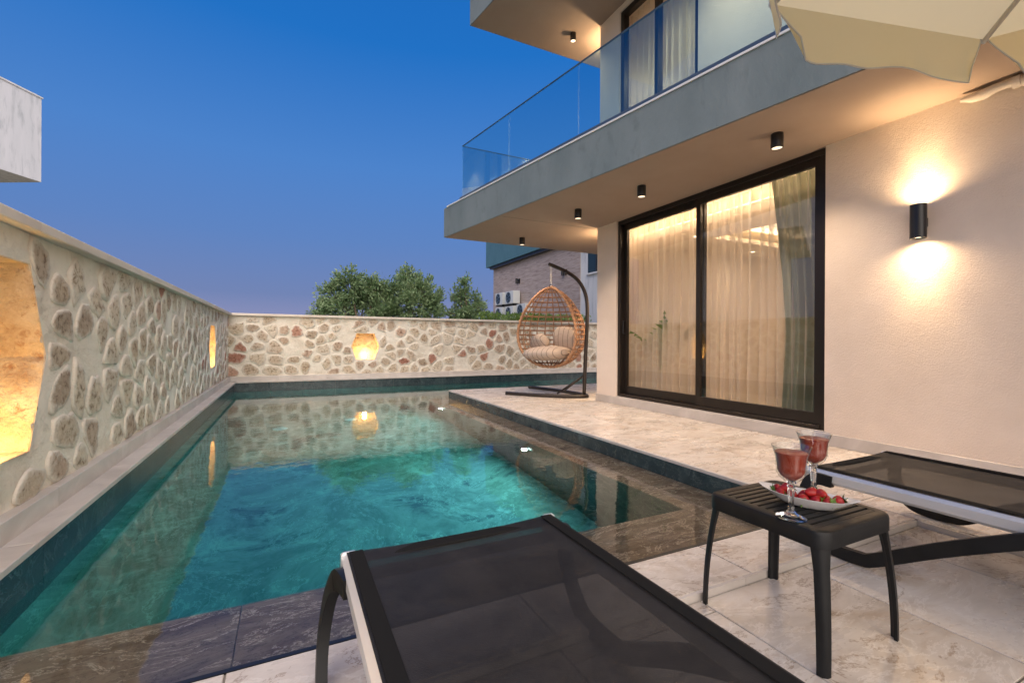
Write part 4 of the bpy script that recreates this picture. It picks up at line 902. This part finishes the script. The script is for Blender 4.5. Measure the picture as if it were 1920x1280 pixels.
t = thing('hedge', 'low clipped hedge showing just above the end wall below the air conditioners', 'hedge', (6.8, 12.2, -.12)); obj('foliage', mb, 'palm', t)
obj('stems', MB().box(5.0, 8.6, 12.05, 12.35, -.12, 1.45, .05), 'bark', t)

# ------------------------------------------------------------------ neighbouring houses
nv_ = thing('neighbouring_villa', 'neighbouring villa clad in wood look boards under a blue grey overhang', 'house', (11, 16, -.1)); NX = 9.25
NV = lambda n, mb, m: obj(n, mb, m, nv_)
NV('wall', MB().box(NX + .03, 17, 11.6, 21.0, -.1, 6.5), 'white')
zc = -.1; row = 0
while zc < 4.9:                                    # cladding boards, one by one
    y = 13.4 - (row % 3) * .55
    while y < 20.98:
        a, b = max(y, 13.42), min(y + 1.6, 20.98)
        if b - a > .05 and zc > .9: NV('cladding_board', MB().box(NX, NX + .029, a + .002, b - .002, zc + .002, zc + .198), 'stripwood')
        y += 1.6
    zc += .2; row += 1
NV('overhang', MB().box(NX - .28, NX + .02, 12.3, 21.3, 4.62, 6.4), 'overhang'); NV('overhang_shadow_gap', MB().box(NX - .20, NX - .001, 13.3, 21.0, 4.50, 4.615), 'blackmetal')
NV('window', MB().box(NX + .005, NX + .029, 12.02, 12.95, 3.28, 4.45), 'darkglass'); NV('window_sill', MB().box(NX - .05, NX + .028, 11.95, 13.0, 3.22, 3.275), 'trimwhite')
NV('window_frame', MB().box(NX - .004, NX + .004, 12.46, 12.50, 3.28, 4.45), 'frame')
def ac(y, z, lab):
    t = thing('air_conditioner', lab, 'air conditioner', (NX, y, z), 'outdoor units on the neighbouring villa'); x0, x1 = NX - .42, NX - .08
    obj('case', MB().box(x0, x1, y - .40, y + .40, z, z + .56, .015), 'acwhite', t)
    fan = MB().lathe([(.225, .0), (.235, -.012), (.245, -.012), (.25, 0)], (x0, y + .08, z + .28), 24, 'x'); obj('fan_ring', fan, 'shoe', t)
    obj('fan_opening', MB().lathe([(.0001, -.003), (.224, -.003)], (x0, y + .08, z + .28), 24, 'x'), 'darkglass', t)
    mb = MB()
    for k in range(5):
        a = 2 * PI * k / 5; ca, sa = math.cos(a), math.sin(a); mb.add([(x0 - .006, y + .08 + ca * .04, z + .28 + sa * .04), (x0 - .009, y + .08 + ca * .2 - sa * .06, z + .28 + sa * .2 + ca * .06), (x0 - .005, y + .08 + ca * .2 + sa * .05, z + .28 + sa * .2 - ca * .05)], [(0, 1, 2)])
    obj('fan_blades', mb, 'shoe', t)
    for q in (-.34, .30): obj('bracket', MB().box(x0 + .02, NX - .001, y + q, y + q + .04, z - .05, z - .002), 'blackmetal', t)
for y, z, lab in ((19.4, 2.62, 'white outdoor unit in the upper row, at the open end of the villa'), (18.3, 2.60, 'white outdoor unit in the upper row, beside the blank cladding'), (19.4, 1.94, 'white outdoor unit in the lower row, at the open end of the villa'),
                  (18.3, 1.93, 'white outdoor unit in the middle of the lower row'), (17.15, 1.96, 'white outdoor unit in the lower row with none above it')): ac(y, z, lab)
for y, z, lab in ((14.4, 3.50, 'black wall lamp on the cladding behind the chair hook'), (18.2, 3.62, 'black wall lamp on the cladding above the air conditioners')):
    t = thing('outdoor_wall_lamp', lab, 'wall lamp', (NX, y, z), 'unlit lamps on the neighbouring villa')
    obj('body', MB().lathe([(.0001, -.12), (.055, -.12), (.055, .12), (.0001, .12)], (NX - .10, y, z), 16), 'blackmetal', t); obj('back_plate', MB().box(NX - .05, NX - .001, y - .16, y - .06, z - .1, z + .1, .004), 'blackmetal', t)
nb = thing('neighbouring_building', 'white cantilevered concrete volume rising beyond the long stone wall', 'building', (-12, 18, -.1))
ck = Vector((-7.31, 20.31)); dA = Vector((-.479, -.878)); dB = Vector((-.878, .479))
q = [ck, ck + dA * 9, ck + dA * 9 + dB * 9, ck + dB * 9]; obj('upper_volume', MB().prism([tuple(v) for v in q], 6.08, 8.82), 'white', nb)
q = [ck + dB * 2.6 + dA * .6, ck + dB * 2.6 + dA * 8, ck + dB * 8.5 + dA * 8, ck + dB * 8.5 + dA * .6]; obj('lower_volume', MB().prism([tuple(v) for v in q], -.1, 6.079), 'white', nb)
q = [ck - dB * .03 - dA * .03, ck - dB * .03 + dA * 9.03, ck + dB * 9.03 + dA * 9.03, ck + dB * 9.03 - dA * .03]; obj('parapet_cap', MB().prism([tuple(v) for v in q], 8.821, 8.87), 'white', nb)
